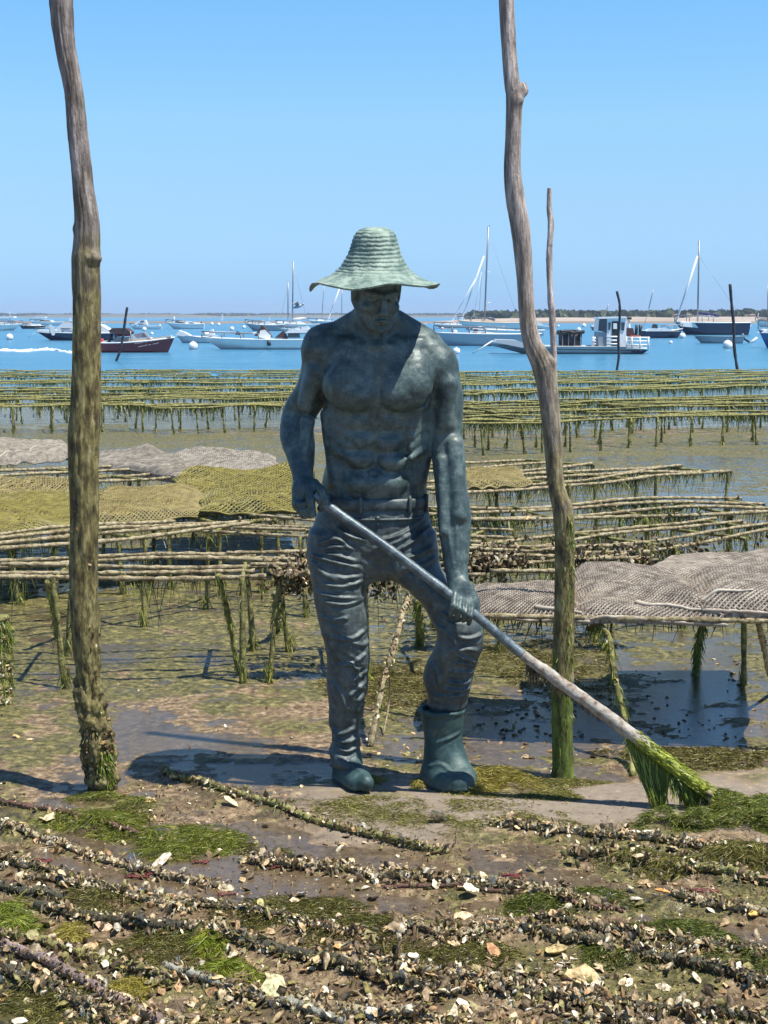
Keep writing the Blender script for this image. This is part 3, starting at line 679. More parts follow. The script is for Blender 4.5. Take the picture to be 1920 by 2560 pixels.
# ---- trousers
T = SDF((-.32, 5.14, .06), (.40, 5.66, 1.12), .0042)
T.loft([(1247, 806, 1062, 5.465, .121), (1275, 796, 1068, 5.465, .124), (1305, 786, 1076, 5.465, .127), (1345, 778, 1086, 5.462, .128), (1385, 776, 1093, 5.46, .122), (1420, 790, 1090, 5.46, .105), (1446, 840, 1040, 5.46, .08)], 0, pw=2.2, capk=.012)
T.loft([(1330, 776, 922, 5.44, .10), (1375, 773, 930, 5.43, .098), (1412, 775, 930, 5.42, .096), (1466, 782, 917, 5.41, .092), (1513, 790, 917, 5.40, .09), (1560, 800, 920, 5.395, .086), (1590, 806, 922, 5.395, .083), (1639, 817, 924, 5.40, .078), (1690, 816, 921, 5.41, .076), (1731, 818, 916, 5.42, .075),
        (1775, 822, 906, 5.43, .068), (1820, 827, 897, 5.435, .062), (1862, 827, 898, 5.435, .062), (1890, 824, 903, 5.425, .067), (1912, 824, 908, 5.42, .072)], .03)
T.loft([(1330, 935, 1086, 5.44, .10), (1375, 945, 1093, 5.425, .10), (1412, 958, 1099, 5.41, .10), (1440, 980, 1118, 5.40, .098), (1475, 1020, 1152, 5.385, .095), (1513, 1058, 1184, 5.37, .092), (1558, 1081, 1203, 5.35, .086), (1590, 1093, 1207, 5.345, .082), (1624, 1083, 1203, 5.35, .08), (1656, 1068, 1189, 5.37, .079),
        (1697, 1058, 1180, 5.39, .076), (1731, 1067, 1172, 5.40, .068), (1757, 1072, 1164, 5.41, .060), (1790, 1080, 1150, 5.41, .050)], .02)
V, F = T.mesh(); Nn = vnorm(V, F)
ST = []
def st(pts, Y=5.34, w=.0065, a=.0085): ST.append((pts, Y, w, a))
for q in ([(792,1363),(839,1347),(877,1369)], [(805,1372),(850,1366),(885,1373)], [(814,1385),(850,1390),(892,1404)], [(776,1391),(823,1401),(902,1419)], [(776,1404),(814,1432),(852,1442),(905,1441)], [(790,1425),(830,1446),(870,1452)],
          [(805,1460),(864,1463),(905,1451)], [(795,1482),(845,1491),(908,1496)], [(811,1503),(860,1507),(908,1501)], [(835,1589),(875,1594),(918,1573)], [(878,1600),(905,1612),(922,1604)], [(800,1540),(840,1548),(870,1540)],
          [(846,1660),(880,1655),(918,1630)], [(880,1700),(918,1680)], [(870,1740),(915,1708)], [(890,1755),(912,1742)], [(860,1640),(890,1668),(900,1700)], [(826,1700),(850,1730),(870,1780)], [(830,1850),(860,1862),(895,1850)], [(835,1872),(865,1885),(895,1878)], [(830,1830),(850,1840),(890,1825)]): st(q)
for q in ([(935,1372),(1000,1352),(1070,1310)], [(950,1352),(1010,1335),(1066,1294)], [(980,1384),(1030,1356),(1082,1322)], [(1000,1398),(1040,1388),(1083,1371)], [(1010,1420),(1055,1412),(1096,1396)], [(850,1305),(880,1325),(930,1335)], [(840,1320),(870,1340),(915,1352)]): st(q, 5.33, .007, .009)
for q in ([(1146,1592),(1175,1596),(1207,1590)], [(1145,1626),(1168,1622),(1194,1628)], [(1150,1640),(1175,1652),(1192,1668)], [(1135,1655),(1160,1660),(1188,1675)], [(1125,1680),(1150,1684),(1182,1690)], [(1117,1708),(1150,1716),(1180,1710)], [(1117,1728),(1150,1736),(1176,1730)],
          [(1090,1562),(1120,1580),(1140,1610)], [(1075,1660),(1095,1690),(1100,1720)], [(1085,1745),(1120,1752),(1160,1746)], [(1100,1532),(1140,1545),(1180,1540)]): st(q, 5.27, .006, .010)
d = strokes(V, Nn, ST)
fx = V[:, 0] * 7 + .35 * fbm(V[:, 0] * 9, V[:, 1] * 9, V[:, 2] * 9, 2, 61) * 3; fz = V[:, 2] * 30 + V[:, 0] * 18 * np.where(V[:, 0] < 0, 1, -1)
rg_ = 1 - np.abs(vn(fx, V[:, 1] * 7, fz, 62)) * 2; rg2 = 1 - np.abs(vn(V[:, 0] * 22, V[:, 1] * 20, V[:, 2] * 55 + V[:, 0] * 20, 63)) * 2
d = d + (.0058 * rg_ + .0014 * rg2) * np.clip(.55 + .7 * vn(V[:, 0] * 9, V[:, 1] * 9, V[:, 2] * 8, 66), .1, 1.2) + .0008 * fbm(V[:, 0] * 70, V[:, 1] * 70, V[:, 2] * 70, 2, 64)
top_ = P(940, 1262, 5.46)[2]
d = d * (1 - .8 * sstep(top_ - .03, top_, V[:, 2]))
hem = np.abs(V[:, 2] - P(1110, 1762, 5.4)[2]); d = d + np.where(V[:, 0] > 0, .006 * np.exp(-(hem / .012) ** 2), 0)
V = V + Nn * d[:, None]
mb = MB(); mb.add(V, F); mb.build('trousers', M_CLOTH, statue)
# waistband seam, fly button, belt with loops
cxw, cyw = P(936, 1262, 5.465)[0], 5.465
def ringpts(py, ax, ay, a0=0, a1=2 * pi, n_=60, tilt=0.0):
    z = P(936, py, 5.33)[2]; t = np.linspace(a0, a1, n_)
    pw = 2 / 2.25
    return np.stack([cxw + ax * np.sign(np.sin(t)) * np.abs(np.sin(t)) ** pw, cyw - ay * np.sign(np.cos(t)) * np.abs(np.cos(t)) ** pw, z + tilt * np.cos(t) + 0 * t], -1)
bw = pxr(131); mb = MB()
R = [ringpts(1266, bw + o, .126 + o, tilt=.004) + np.array([0, 0, z]) for o, z in ((-.004, -.020), (.005, -.019), (.0075, -.010), (.008, 0), (.0075, .010), (.005, .019), (-.004, .020))]
mb.grid(np.stack(R, 0), flip=True); mb.build('belt', M_CLOTH, statue)
for a in (-1.0, -.25, .62, 1.25):
    q = ringpts(1266, bw + .009, .136, a, a + .09, 2, .004); c = q.mean(0)
    mb = MB(); mb.tube(path([c + [0, .012, .027], c + [0, -.002, .024], c + [0, -.004, 0], c + [0, -.002, -.026], c + [0, .012, -.03]], 14), .0058, 8); mb.build('belt_loop', M_CLOTH, statue)
mb = MB(); mb.tube(ringpts(1300, bw + .002, .133, -1.2, 1.15, 40, .0), .0052, 8); mb.build('waistband_seam', M_CLOTH, statue)
mb = MB(); c = P(944, 1297, 5.33); mb.ell(c, (.0095, .006, .0095)); mb.box(c + [0, .002, -.02], (.007, .006, .03)); mb.build('fly_button', M_CLOTH, statue)
# ---- boots
def boot(rows, foot, cuff, nm):
    Z = [P(r[1], r[0], r[3]) for r in rows]
    X = np.array([[P(r[1], r[0], r[3])[0], P(r[2], r[0], r[3])[0]] for r in rows])
    lo = [X.min() - .09, 5.12, -.03]; hi = [X.max() + .09, 5.60, Z[0][2] + .03]
    Q = SDF(lo, hi, .004)
    Q.loft(rows, 0, capk=.006)
    for a, b_, ra, rb, k in foot: Q.cone(P(*a), P(*b_), pxr(ra), pxr(rb), k)
    g = Q.ax[2][None, None]; Q.D = np.maximum(Q.D, (.0 - g).astype(np.float32))
    if cuff:
        zt = Z[0][2]; c = np.array([X[0].mean(), rows[0][3]]); hw = (X[0][1] - X[0][0]) / 2
        sl, (x, y, z) = Q.blk([c[0] - .15, c[1] - .15, zt - .03], [c[0] + .15, c[1] + .15, zt + .03])
        q = np.sqrt(((x - c[0]) / (hw - .007)) ** 2 + ((y - c[1]) / (rows[0][4] - .007)) ** 2) - 1
        Q.put(sl, np.maximum(q * .06, (zt - .02 - z)).astype(np.float32), .003, sub=True)
    V, F = Q.mesh(); Nn = vnorm(V, F)
    z = V[:, 2]
    d = .004 * np.exp(-((z - .022) / .006) ** 2) + .003 * np.exp(-((z - .006) / .006) ** 2)
    if cuff:
        zt = Z[0][2]; d = d + .004 * np.exp(-((z - zt + .010) / .010) ** 2)
        for pts, a in (([(1075,1800),(1110,1785),(1150,1790)], .003), ([(1082,1862),(1120,1850),(1156,1836)], .005), ([(1070,1922),(1100,1910),(1130,1925)], .004), ([(1078,1845),(1090,1820),(1110,1808)], .004)): d = d + strokes(V, Nn, [(pts, 5.33, .006, a)])
    else: d = d + strokes(V, Nn, [([(850,1895),(880,1888),(905,1905)], 5.33, .008, .007), ([(862,1918),(890,1922),(915,1935)], 5.3, .006, .004)])
    d = d + .0022 * fbm(V[:, 0] * 14, V[:, 1] * 14, V[:, 2] * 14, 3, 71)
    V = V + Nn * d[:, None]
    mb = MB(); mb.add(V, F); mb.build('boot', M_BOOT, statue)
boot([(1769, 1049, 1161, 5.41, .078), (1795, 1053, 1159, 5.41, .075), (1847, 1061, 1156, 5.41, .068), (1870, 1063, 1158, 5.41, .066), (1900, 1061, 1160, 5.41, .066), (1935, 1059, 1152, 5.415, .062), (1975, 1061, 1148, 5.42, .060)],
     [((1112, 1884, 5.40), (1164, 1938, 5.34), 36, 23, .05), ((1110, 1924, 5.40), (1164, 1952, 5.31), 38, 24, .045), ((1092, 1940, 5.42), (1108, 1956, 5.33), 34, 26, .05), ((1108, 1950, 5.35), (1150, 1960, 5.285), 26, 20, .05)], True, 'r')
boot([(1878, 831, 895, 5.435, .058), (1905, 829, 902, 5.43, .06), (1935, 832, 905, 5.43, .055), (1968, 836, 902, 5.43, .05)],
     [((872, 1900, 5.41), (908, 1944, 5.31), 24, 17, .03), ((864, 1936, 5.42), (916, 1957, 5.27), 25, 19, .025), ((870, 1950, 5.38), (890, 1960, 5.29), 24, 18, .02)], False, 'l')
# ---- hat: coiled straw, wavy brim
hc0 = P(938, 640, 5.275)
def hatprof(t):                                             # t 0..1 from crown centre to brim edge
    R_ = np.interp(t, [0, .10, .17, .24, .42, .58, .70, .80, .90, 1.0], [0, 26, 39, 50, 64, 83, 103, 124, 144, 162]); Z_ = np.interp(t, [0, .10, .17, .24, .42, .58, .70, .80, .90, 1.0], [70, 68, 63, 52, 5, -28, -44, -54, -61, -64])
    return R_, Z_
tt = np.linspace(0, 1, 130); th = np.linspace(0, 2 * pi, 181)
R_, Z_ = hatprof(tt); R_ = np.convolve(np.pad(R_, 4, 'edge'), np.ones(9) / 9, 'valid'); Z_ = np.convolve(np.pad(Z_, 4, 'edge'), np.ones(9) / 9, 'valid'); R_[0] = .3
TT, AA = np.meshgrid(tt, th, indexing='ij'); RR = R_[:, None] * np.ones_like(AA); ZZ = Z_[:, None] * np.ones_like(AA)
br = sstep(.6, 1, TT)
wav = -16 * np.cos(2 * (AA - .15)) + 9 * np.cos(4 * AA + .6) - 7 * np.sin(3 * AA + .9) + 4 * np.sin(7 * AA)
# AA = 0 is the front (towards the viewer), pi/2 the right of the picture
ZZ = ZZ + br * (12 * np.cos(AA) ** 2 - 6 - 9 * np.cos(3 * AA) * .5 + 5 * np.sin(5 * AA + .4) + 4 * np.sin(2 * AA)) - sstep(.9, 1, TT) * 12 * np.exp(-((AA - 1.5 * pi) / .28) ** 2)
arc = np.cumsum(np.hypot(np.gradient(R_), np.gradient(Z_)))[:, None] / 10.6
wob = .18 * vn(AA * 6, TT * 20, 0, 81)
coil = np.abs(np.sin(pi * (arc + AA / (2 * pi) + wob)))
strand = vn(AA * 60 / 2, arc * 2.0, 0, 82)
amp = 2.5 * (1 - .85 * sstep(.62, .80, TT)) * sstep(.02, .12, TT)
RR = RR + coil * amp + strand * .5 * (1 - .5 * br) + (1.6 * np.sin(3 * AA) + 1.2 * np.sin(2 * AA + 1)) * sstep(.1, .4, TT)
ZZ = ZZ - .6 * strand * br + .8 * vn(AA * 4, TT * 9, 0, 83)
RR = RR + br * (2 * np.sin(5 * AA + 1) + 2 * vn(AA * 7, 0, 0, 84))
HT = rot(radians(5), radians(1), 0)
def hv(RR, ZZ): 
    k = 1 / ppm(5.275)
    return (np.stack([RR * k * np.sin(AA), -RR * k * np.cos(AA) * 1.12, ZZ * k], -1) @ HT.T) + hc0
mb = MB(); O_ = hv(RR, ZZ); I_ = hv(np.maximum(RR - 4.0 * (1 - .6 * br), .2), ZZ - 4.2)
mb.grid(O_); mb.grid(I_, flip=True)
mb.grid(np.stack([O_[-1], I_[-1]], 0)); mb.build('hat', M_HAT, statue)
# ================================================================ rake held by the statue
rk = thing('rake', P(1776, 2003, 5.2), 'long rake held by the statue, its lower end dripping with green weed', 'rake')
HPX = [(788, 1236, 5.262), (830, 1272, 5.252), (984, 1381, 5.225), (1157, 1512, 5.195), (1296, 1628, 5.185), (1389, 1697, 5.165), (1562, 1823, 5.135), (1678, 1912, 5.11), (1780, 1986, 5.09)]
hpth = path([P(*q) for q in HPX], 400); s_ = np.linspace(0, 8, 400)
def seg(a, b_): m = (s_ >= a) & (s_ <= b_); return hpth[m]
mb = MB(); q = seg(.0, 4.1); mb.tube(q, pxr(12) * (1 + .03 * vn(np.arange(len(q)) * .2, 0, 0, 3)), 20); mb.build('handle', bronze(bpy.data.materials.new('handle'), (.03, .045, .055), (.085, .115, .13), (.19, .235, .25), .36, .6, bumps=.3, rough=.38), rk)
q = seg(4.0, 8); k = np.linspace(0, 1, len(q)); a = np.arange(16)[None] * 2 * pi / 16
rd_ = pxr(11.5 + 4 * np.sin(np.clip(k, 0, .35) / .35 * pi / 2) - 6 * sstep(.7, 1, k))[:, None] * (1 + .22 * fbm(k[:, None] * 22, np.cos(a) * 1.3, np.sin(a) * 1.3, 3, 91))
M_RAKE = M('rake_crust', [(.3, (.07, .045, .03)), (.40, (.24, .18, .14)), (.5, (.33, .30, .25)), (.75, (.52, .50, .44))], scale=34, rough=.75, bump=.9, bscale=120, bdist=.004, ramp2=([(.3, (.10, .13, .015)), (.6, (.30, .36, .05)), (.8, (.42, .45, .10))], P(1600, 1850, 5.18)[2] - .03, P(1600, 1850, 5.18)[2] + .03))
mb = MB(); mb.tube(q, rd_, 16); mb.build('encrusted_shaft', M_RAKE, rk)
def strand_mb(mb, pos, L, wid, dirs, col, droop=0.0, nseg=3, curl=.25, flatz=1.0):
    n_ = len(pos); L = np.broadcast_to(L, (n_,)); ph = RNG.uniform(0, 6.28, n_); am = RNG.normal(0, curl, n_)
    dirs = dirs / (np.linalg.norm(dirs, axis=1)[:, None] + 1e-9)
    side = np.cross(dirs, RNG.normal(0, 1, (n_, 3))); side /= np.linalg.norm(side, axis=1)[:, None] + 1e-9
    ws = np.cross(dirs, side); side = side * [1, 1, flatz]
    t = np.linspace(0, 1, nseg + 1)
    V = np.zeros((n_, nseg + 1, 2, 3))
    for q, tq in enumerate(t):
        c = pos + dirs * (L * tq)[:, None] + side * (am * L * (np.sin(ph + 4 * tq) - np.sin(ph)))[:, None] * .5
        c[:, 2] -= droop * L * tq * tq
        w_ = (wid * (1 - .75 * tq))[:, None] if np.ndim(wid) else wid * (1 - .75 * tq)
        V[:, q, 0] = c - ws * w_; V[:, q, 1] = c + ws * w_
    base = (np.arange(n_) * (nseg + 1) * 2)[:, None, None]; k = (np.arange(nseg) * 2)[None, :, None]
    F = (base + k + np.array([0, 1, 3, 2])[None, None]).reshape(-1, 4)
    mb.add(V.reshape(-1, 3), F, np.repeat(col, (nseg + 1) * 2, 0))
def gcol(n_, base=(.13, .19, .02), var=.35, alt=(.30, .32, .06), pa=.3):
    c = np.where(RNG.random((n_, 1)) < pa, np.array([alt]), np.array([base])); return c * RNG.uniform(1 - var, 1 + var, (n_, 1))
def down(n_, j=.12): d = RNG.normal(0, j, (n_, 3)); d[:, 2] = -1; return d
# curtain of weed below the shaft: drawn together into hanging points
mb = MB(); n_ = 1150; u = RNG.uniform(5.55, 7.9, n_)
top = np.stack([np.interp(u, s_, hpth[:, i]) for i in range(3)], -1); top[:, 2] -= .015
sg_ = RNG.choice(5, n_, p=[.16, .34, .14, .30, .06]); rngs = np.array([(6.0, 6.55), (6.15, 6.95), (6.85, 7.15), (7.05, 7.72), (7.72, 7.95)]); tips = np.array([P(x, y, 5.11) for x, y in [(1641, 2022), (1652, 2040), (1690, 1985), (1733, 2046), (1768, 2010)]])
u = rngs[sg_, 0] + (rngs[sg_, 1] - rngs[sg_, 0]) * RNG.random(n_)
top = np.stack([np.interp(u, s_, hpth[:, i]) for i in range(3)], -1); top[:, 2] -= .012
tip = tips[sg_] + RNG.normal(0, 1, (n_, 3)) * (np.array([.009, .012, .022, .018, .012])[sg_])[:, None]; fr_ = RNG.uniform(.15, 1.03, n_) ** .7
tq = np.linspace(0, 1, 7); VV = np.zeros((n_, 7, 2, 3)); wd_ = RNG.uniform(.0012, .0032, n_)
for q, t_ in enumerate(tq):
    f_ = t_ * fr_; hx = (f_ ** 1.25)[:, None]; cxy = top + (tip - top) * hx; cxy[:, 2] = top[:, 2] + (tip[:, 2] - top[:, 2]) * f_; cxy[:, 0] += .004 * np.sin(t_ * 5 + u * 40)
    ww_ = wd_ * (1 - .6 * t_); VV[:, q, 0] = cxy - np.stack([ww_, ww_ * .3, 0 * ww_], -1); VV[:, q, 1] = cxy + np.stack([ww_, ww_ * .3, 0 * ww_], -1)
Fq = ((np.arange(n_) * 14)[:, None, None] + (np.arange(6) * 2)[None, :, None] + np.array([0, 1, 3, 2])[None, None]).reshape(-1, 4)
mb.add(VV.reshape(-1, 3), Fq, np.repeat(gcol(n_, (.11, .17, .018), .45, (.34, .40, .05), .35), 14, 0))
n_ = 900; u = RNG.uniform(6.2, 8, n_); p = np.stack([np.interp(u, s_, hpth[:, i]) for i in range(3)], -1)
an = RNG.uniform(0, 2 * pi, n_); off = np.stack([np.cos(an) * .2, np.cos(an), np.sin(an)], -1) * .026
strand_mb(mb, p + off, RNG.uniform(.008, .028, n_), .0025, off * 20 * .3 + np.array([.55, 0, -.35]), gcol(n_, (.34, .40, .04), .3, (.52, .54, .08), .4), nseg=2)
n_ = 240; u = RNG.uniform(4.2, 5.6, n_); p = np.stack([np.interp(u, s_, hpth[:, i]) for i in range(3)], -1); p[:, 2] -= .02
strand_mb(mb, p, RNG.uniform(.01, .07, n_) * np.where(np.abs(u - 4.35) < .2, 1, .4), .003, down(n_), gcol(n_, (.16, .12, .07), .3, (.25, .2, .12), .4), nseg=3)
tag(mb.build('hanging_weed', M_WEED, rk, smooth=False), kind='stuff')
mb = MB()
for q in range(7): mb.tube([P(1768, 1985, 4.99 + .03 * q), P(1776, 2010, 4.99 + .03 * q)], .004, 6)
mb.tube([P(1774, 1984, 4.98), P(1774, 1984, 5.19)], .012, 8); mb.build('rake_head', M_ROD, rk)
# ================================================================ driftwood poles
def mpole(nm, zg0, zg1, green, tone=1.0):
    global n, l, tc
    m = bpy.data.materials.new(nm); m.use_nodes = True; n = m.node_tree.nodes; l = m.node_tree.links; b = n['Principled BSDF']; tc = N('ShaderNodeTexCoord')
    mp = N('ShaderNodeMapping'); mp.inputs['Scale'].default_value = (1, 1, .16); l.new(tc.outputs['Object'], mp.inputs[0])
    a1 = noise(38, 7, mp.outputs[0], .68); a2 = noise(120, 5, mp.outputs[0], .6); a3 = noise(6, 5)
    mp3 = N('ShaderNodeMapping'); mp3.inputs['Scale'].default_value = (1, 1, .35); l.new(tc.outputs['Object'], mp3.inputs[0]); a4 = noise(42, 7, mp3.outputs[0], .68)
    wood = rampn(a1, [(.3, (.045 * tone, .036 * tone, .03 * tone)), (.45, (.17 * tone, .14 * tone, .12 * tone)), (.58, (.34 * tone, .29 * tone, .26 * tone)), (.75, (.62 * tone, .57 * tone, .53 * tone))])
    alg = rampn(a4, [(.32, (.03, .024, .012)), (.45, (.11, .085, .03)), (.57, (.25, .215, .075)), (.74, (.48, .42, .25))])
    grn = rampn(a4, [(.32, (.03, .028, .01)), (.46, (.075, .10, .014)), (.58, (.13, .18, .02)), (.75, (.27, .27, .09))])
    ge = N('ShaderNodeNewGeometry'); sp = N('ShaderNodeSeparateXYZ'); l.new(ge.outputs['Position'], sp.inputs[0])
    zz = mth('ADD', sp.outputs[2], mth('MULTIPLY_ADD', a3, 1.1, -.55))
    c = mixn(mrange(zz, zg0, zg1), alg, wood)
    if green: c = mixn(mrange(mth('ADD', sp.outputs[2], mth('MULTIPLY_ADD', a3, 1.6, -.8)), green, green + .12), grn, c)
    l.new(c, b.inputs['Base Color']); b.inputs['Roughness'].default_value = .78
    bp = N('ShaderNodeBump'); bp.inputs['Strength'].default_value = 1; bp.inputs['Distance'].default_value = .015
    l.new(mth('ADD', mth('ADD', a1, mth('MULTIPLY', a2, .3)), mth('MULTIPLY', a4, .5)), bp.inputs['Height']); l.new(bp.outputs[0], b.inputs['Normal'])
    return m
def pole(rows, Y, mat, label, name='wooden_pole', knots=(), rough=.05, extra=None, seg=60, lean=0.0):
    q = np.array([[*P((a + c) / 2, y, Y + lean * (2000 - y) / 2000), (c - a) / 2 / ppm(Y)] for y, a, c in rows]); n_ = 620
    c = path(q[:, :3], n_); r = np.interp(np.linspace(0, len(q) - 1, n_), np.arange(len(q)), q[:, 3])
    a = np.arange(seg)[None] * 2 * pi / seg; z = c[:, 2:3]
    sc = .03 / r.mean()
    R = r[:, None] * (1 + rough * fbm(np.cos(a) * 1.6, np.sin(a) * 1.6, z * 5 * sc, 3, int(rows[3][1])) + rough * .9 * fbm(np.cos(a) * 5, np.sin(a) * 5, z * 6 * sc, 3, 5))
    rdg = 1 - np.abs(vn(np.cos(a) * 6 + z * 1.5, np.sin(a) * 6, z * 7 * sc, 21)) * 2; rdg2 = 1 - np.abs(vn(np.cos(a) * 12, np.sin(a) * 12, z * 22 * sc, 22)) * 2; R = R + r[:, None] * (rough * .45 * rdg + rough * .3 * rdg2)
    for kz, ka, ks, kw in knots:
        zk = P(960, kz, Y)[2]; R = R + ks * r[:, None] * np.exp(-((z - zk) / kw) ** 2) * np.exp(-((np.angle(np.exp(1j * (a - ka)))) / .7) ** 2) * (1 + .4 * vn(np.cos(a) * 4, np.sin(a) * 4, z * 40))
    if extra: R = extra(R, z, a, r)
    o = thing(name, (c[-1][0], c[-1][1], 0), label, 'pole')
    mb = MB(); mb.tube(c, R, seg); mb.build('trunk', mat, o)
    return o, c, r
def lowlump(R, z, a, r):
    w = 1 - sstep(.33, .58, z); return R * (1 + w * .62 * fbm(np.cos(a) * 2.2, np.sin(a) * 2.2, z * 22, 4, 77))
PL, pc, pr = pole([(-420, 92, 128), (-200, 108, 150), (0, 125, 180), (110, 139, 186), (231, 162, 206), (347, 171, 217), (463, 183, 231), (560, 190, 246), (620, 187, 246), (648, 184, 246), (700, 184, 248), (810, 185, 249), (984, 180, 249), (1100, 172, 245), (1273, 177, 245), (1447, 176, 244), (1562, 179, 249), (1678, 190, 250), (1770, 199, 264), (1852, 204, 284), (1910, 209, 289), (1990, 226, 290), (2060, 228, 292)],
     5.31, mpole('bark_left', 1.55, 2.2, 0, 1.0), 'thick bark-covered driftwood pole at the left, crusted with shells and weed at its foot',
     knots=((66, 4.2, .5, .02), (572, 3.5, .35, .015), (645, 0.6, .38, .02), (1040, 4.5, .25, .03), (1630, 4.4, .3, .04)), rough=.11, extra=lowlump)
PM, pc2, pr2 = pole([(-450, 1228, 1262), (-200, 1240, 1276), (0, 1248, 1284), (116, 1255, 1289), (215, 1263, 1299), (240, 1266, 1305), (347, 1264, 1302), (430, 1261, 1302), (500, 1266, 1312), (579, 1279, 1325), (694, 1293, 1331), (787, 1298, 1337), (856, 1308, 1354), (915, 1330, 1385), (984, 1346, 1395), (1100, 1360, 1403), (1215, 1371, 1411), (1285, 1383, 1434), (1389, 1387, 1435), (1562, 1385, 1435), (1736, 1378, 1433), (1910, 1381, 1433), (1948, 1377, 1438), (2010, 1374, 1440)],
     5.47, mpole('bark_middle', .75, 2.0, .34, 1.5), 'smooth crooked driftwood pole right of the statue, bending towards the left at head height',
     knots=((228, -.3, .75, .022), (255, .9, .3, .02), (912, .3, .25, .02), (1290, 4.3, .25, .02), (1120, 4.8, .2, .01)), rough=.055)
PT, pc3, pr3 = pole([(470, 1369, 1379), (521, 1367, 1380), (560, 1370, 1384), (600, 1368, 1382), (648, 1365, 1381), (700, 1367, 1381), (752, 1369, 1384), (790, 1373, 1388), (856, 1376, 1391), (972, 1379, 1394), (1100, 1386, 1400), (1300, 1392, 1406), (1500, 1398, 1412), (1660, 1400, 1414)],
     6.1, mpole('bark_thin', .30, 1.4, 0, 1.8), 'thin grey stick standing close behind the crooked driftwood pole', name='wooden_stick', rough=.12, seg=14)
# weed and shells on the pole feet
def crust_on(pathpts, rad, u0, u1, n_, parent, size=(.008, .02), col=None, name='encrustation'):
    mb = MB(); t = RNG.uniform(u0, u1, n_) * (len(pathpts) - 1); i = np.minimum(t.astype(int), len(pathpts) - 2); f = (t - i)[:, None]
    p = pathpts[i] * (1 - f) + pathpts[i + 1] * f; T = pathpts[i + 1] - pathpts[i]; T /= np.linalg.norm(T, axis=1)[:, None] + 1e-9
    d = RNG.normal(0, 1, (n_, 3)); d -= (d * T).sum(1)[:, None] * T; d /= np.linalg.norm(d, axis=1)[:, None]
    r = rad if np.isscalar(rad) else rad[i][:, None]
    c = SHC(n_) if col is None else col(n_)
    for k in range(len(SH)):
        m = np.arange(n_) % len(SH) == k
        mb.inst(SH[k][0], SH[k][1], (p + d * r)[m], rots(m.sum(), 1.2), RNG.uniform(*size, m.sum()), c[m])
    return tag(mb.build(name, M_SHELL, parent), kind='stuff')
def shell_shape(seed, cup=.35):
    r_ = np.random.default_rng(seed); m_ = 10; a = np.arange(m_) * 2 * pi / m_
    rr = 1 + .25 * np.cos(a) + r_.uniform(-.30, .26, m_)
    o = np.stack([rr * np.cos(a), .62 * rr * np.sin(a), cup * .15 + .08 * r_.normal(0, 1, m_)], -1); i = o * .55; i[:, 2] = cup * .75 + .05 * r_.normal(0, 1, m_); c = np.array([[0.05, 0, cup]])
    b = o * .9; b[:, 2] -= .14; cb = np.array([[0, 0, cup * .55 - .1]])
    V = np.vstack([o, i, c, b, cb]); F = []
    for k in range(m_):
        j = (k + 1) % m_; F += [[k, j, m_ + j, m_ + k], [m_ + k, m_ + j, 2 * m_, 2 * m_], [2 * m_ + 1 + k, k, j, 2 * m_ + 1 + j][::1], [2 * m_ + 1 + j, 3 * m_ + 1, 3 * m_ + 1, 2 * m_ + 1 + k]]
    T = []
    for f in F:
        T += [[f[0], f[1], f[2]]] + ([[f[0], f[2], f[3]]] if f[2] != f[3] and f[1] != f[2] else ([[f[0], f[2], f[3]]] if f[1] == f[2] and 0 else ([] if f[2] == f[3] else [[f[0], f[1], f[3]]])))
    T = np.array([t for t in T if len(set(t)) == 3])
    return V, T
SH = [shell_shape(q, .25 + .1 * (q % 3)) for q in range(6)]
SHP = np.array([(.74, .62, .42), (.85, .78, .60), (.60, .45, .26), (.38, .28, .17), (.20, .14, .08), (.52, .33, .17), (.28, .25, .09), (.92, .88, .76), (.10, .08, .05), (.40, .37, .16)])
def SHC(n_, p=None): return SHP[RNG.choice(len(SHP), n_, p=p)] * RNG.uniform(.7, 1.15, (n_, 1))
DARKP = [.03, .02, .08, .16, .24, .03, .14, .02, .2, .08]; PALEP = [.2, .13, .19, .14, .08, .06, .06, .05, .04, .05]
crust_on(pc[:-20], pr[:-20], .86, .985, 420, PL, (.005, .012), lambda n_: SHC(n_, [.04, .02, .12, .22, .26, .03, .12, .01, .13, .05]) * [.85, .78, .66])
crust_on(pc[:-20], pr[:-20], .62, .83, 90, PL, (.004, .010), lambda n_: SHC(n_, [.04, .02, .12, .22, .26, .03, .12, .01, .13, .05]) * [.85, .78, .66])
def weed_on(pathpts, rad, u0, u1, n_, parent, L=(.03, .09), cb=(.14, .22, .02), side=None, w=.0025, ca=(.34, .38, .06)):
    mb = MB(); t = RNG.uniform(u0, u1, n_) * (len(pathpts) - 1); i = np.minimum(t.astype(int), len(pathpts) - 2); f = (t - i)[:, None]
    p = pathpts[i] * (1 - f) + pathpts[i + 1] * f; a = RNG.uniform(0, 2 * pi, n_) if side is None else RNG.normal(side, .28, n_)
    d = np.stack([np.cos(a), np.sin(a), 0 * a], -1); r = rad if np.isscalar(rad) else rad[i][:, None]
    strand_mb(mb, p + d * r, RNG.uniform(*L, n_), w, d * .35 + down(n_, .15), gcol(n_, cb, .35, ca, .3))
    return tag(mb.build('weed', M_WEED, parent, smooth=False), kind='stuff')
weed_on(pc[:-20], pr[:-20], .90, .965, 120, PL, (.02, .05), side=-1.0)
weed_on(pc[:-20], pr[:-20], .7, .93, 100, PL, (.01, .03), cb=(.12, .12, .03))
weed_on(pc2[:-20], pr2[:-20], .76, .9, 120, PM, (.01, .035), side=-1.0)
weed_on(pc2[:-20], pr2[:-20], .85, .97, 90, PM, (.01, .03), cb=(.12, .12, .03))
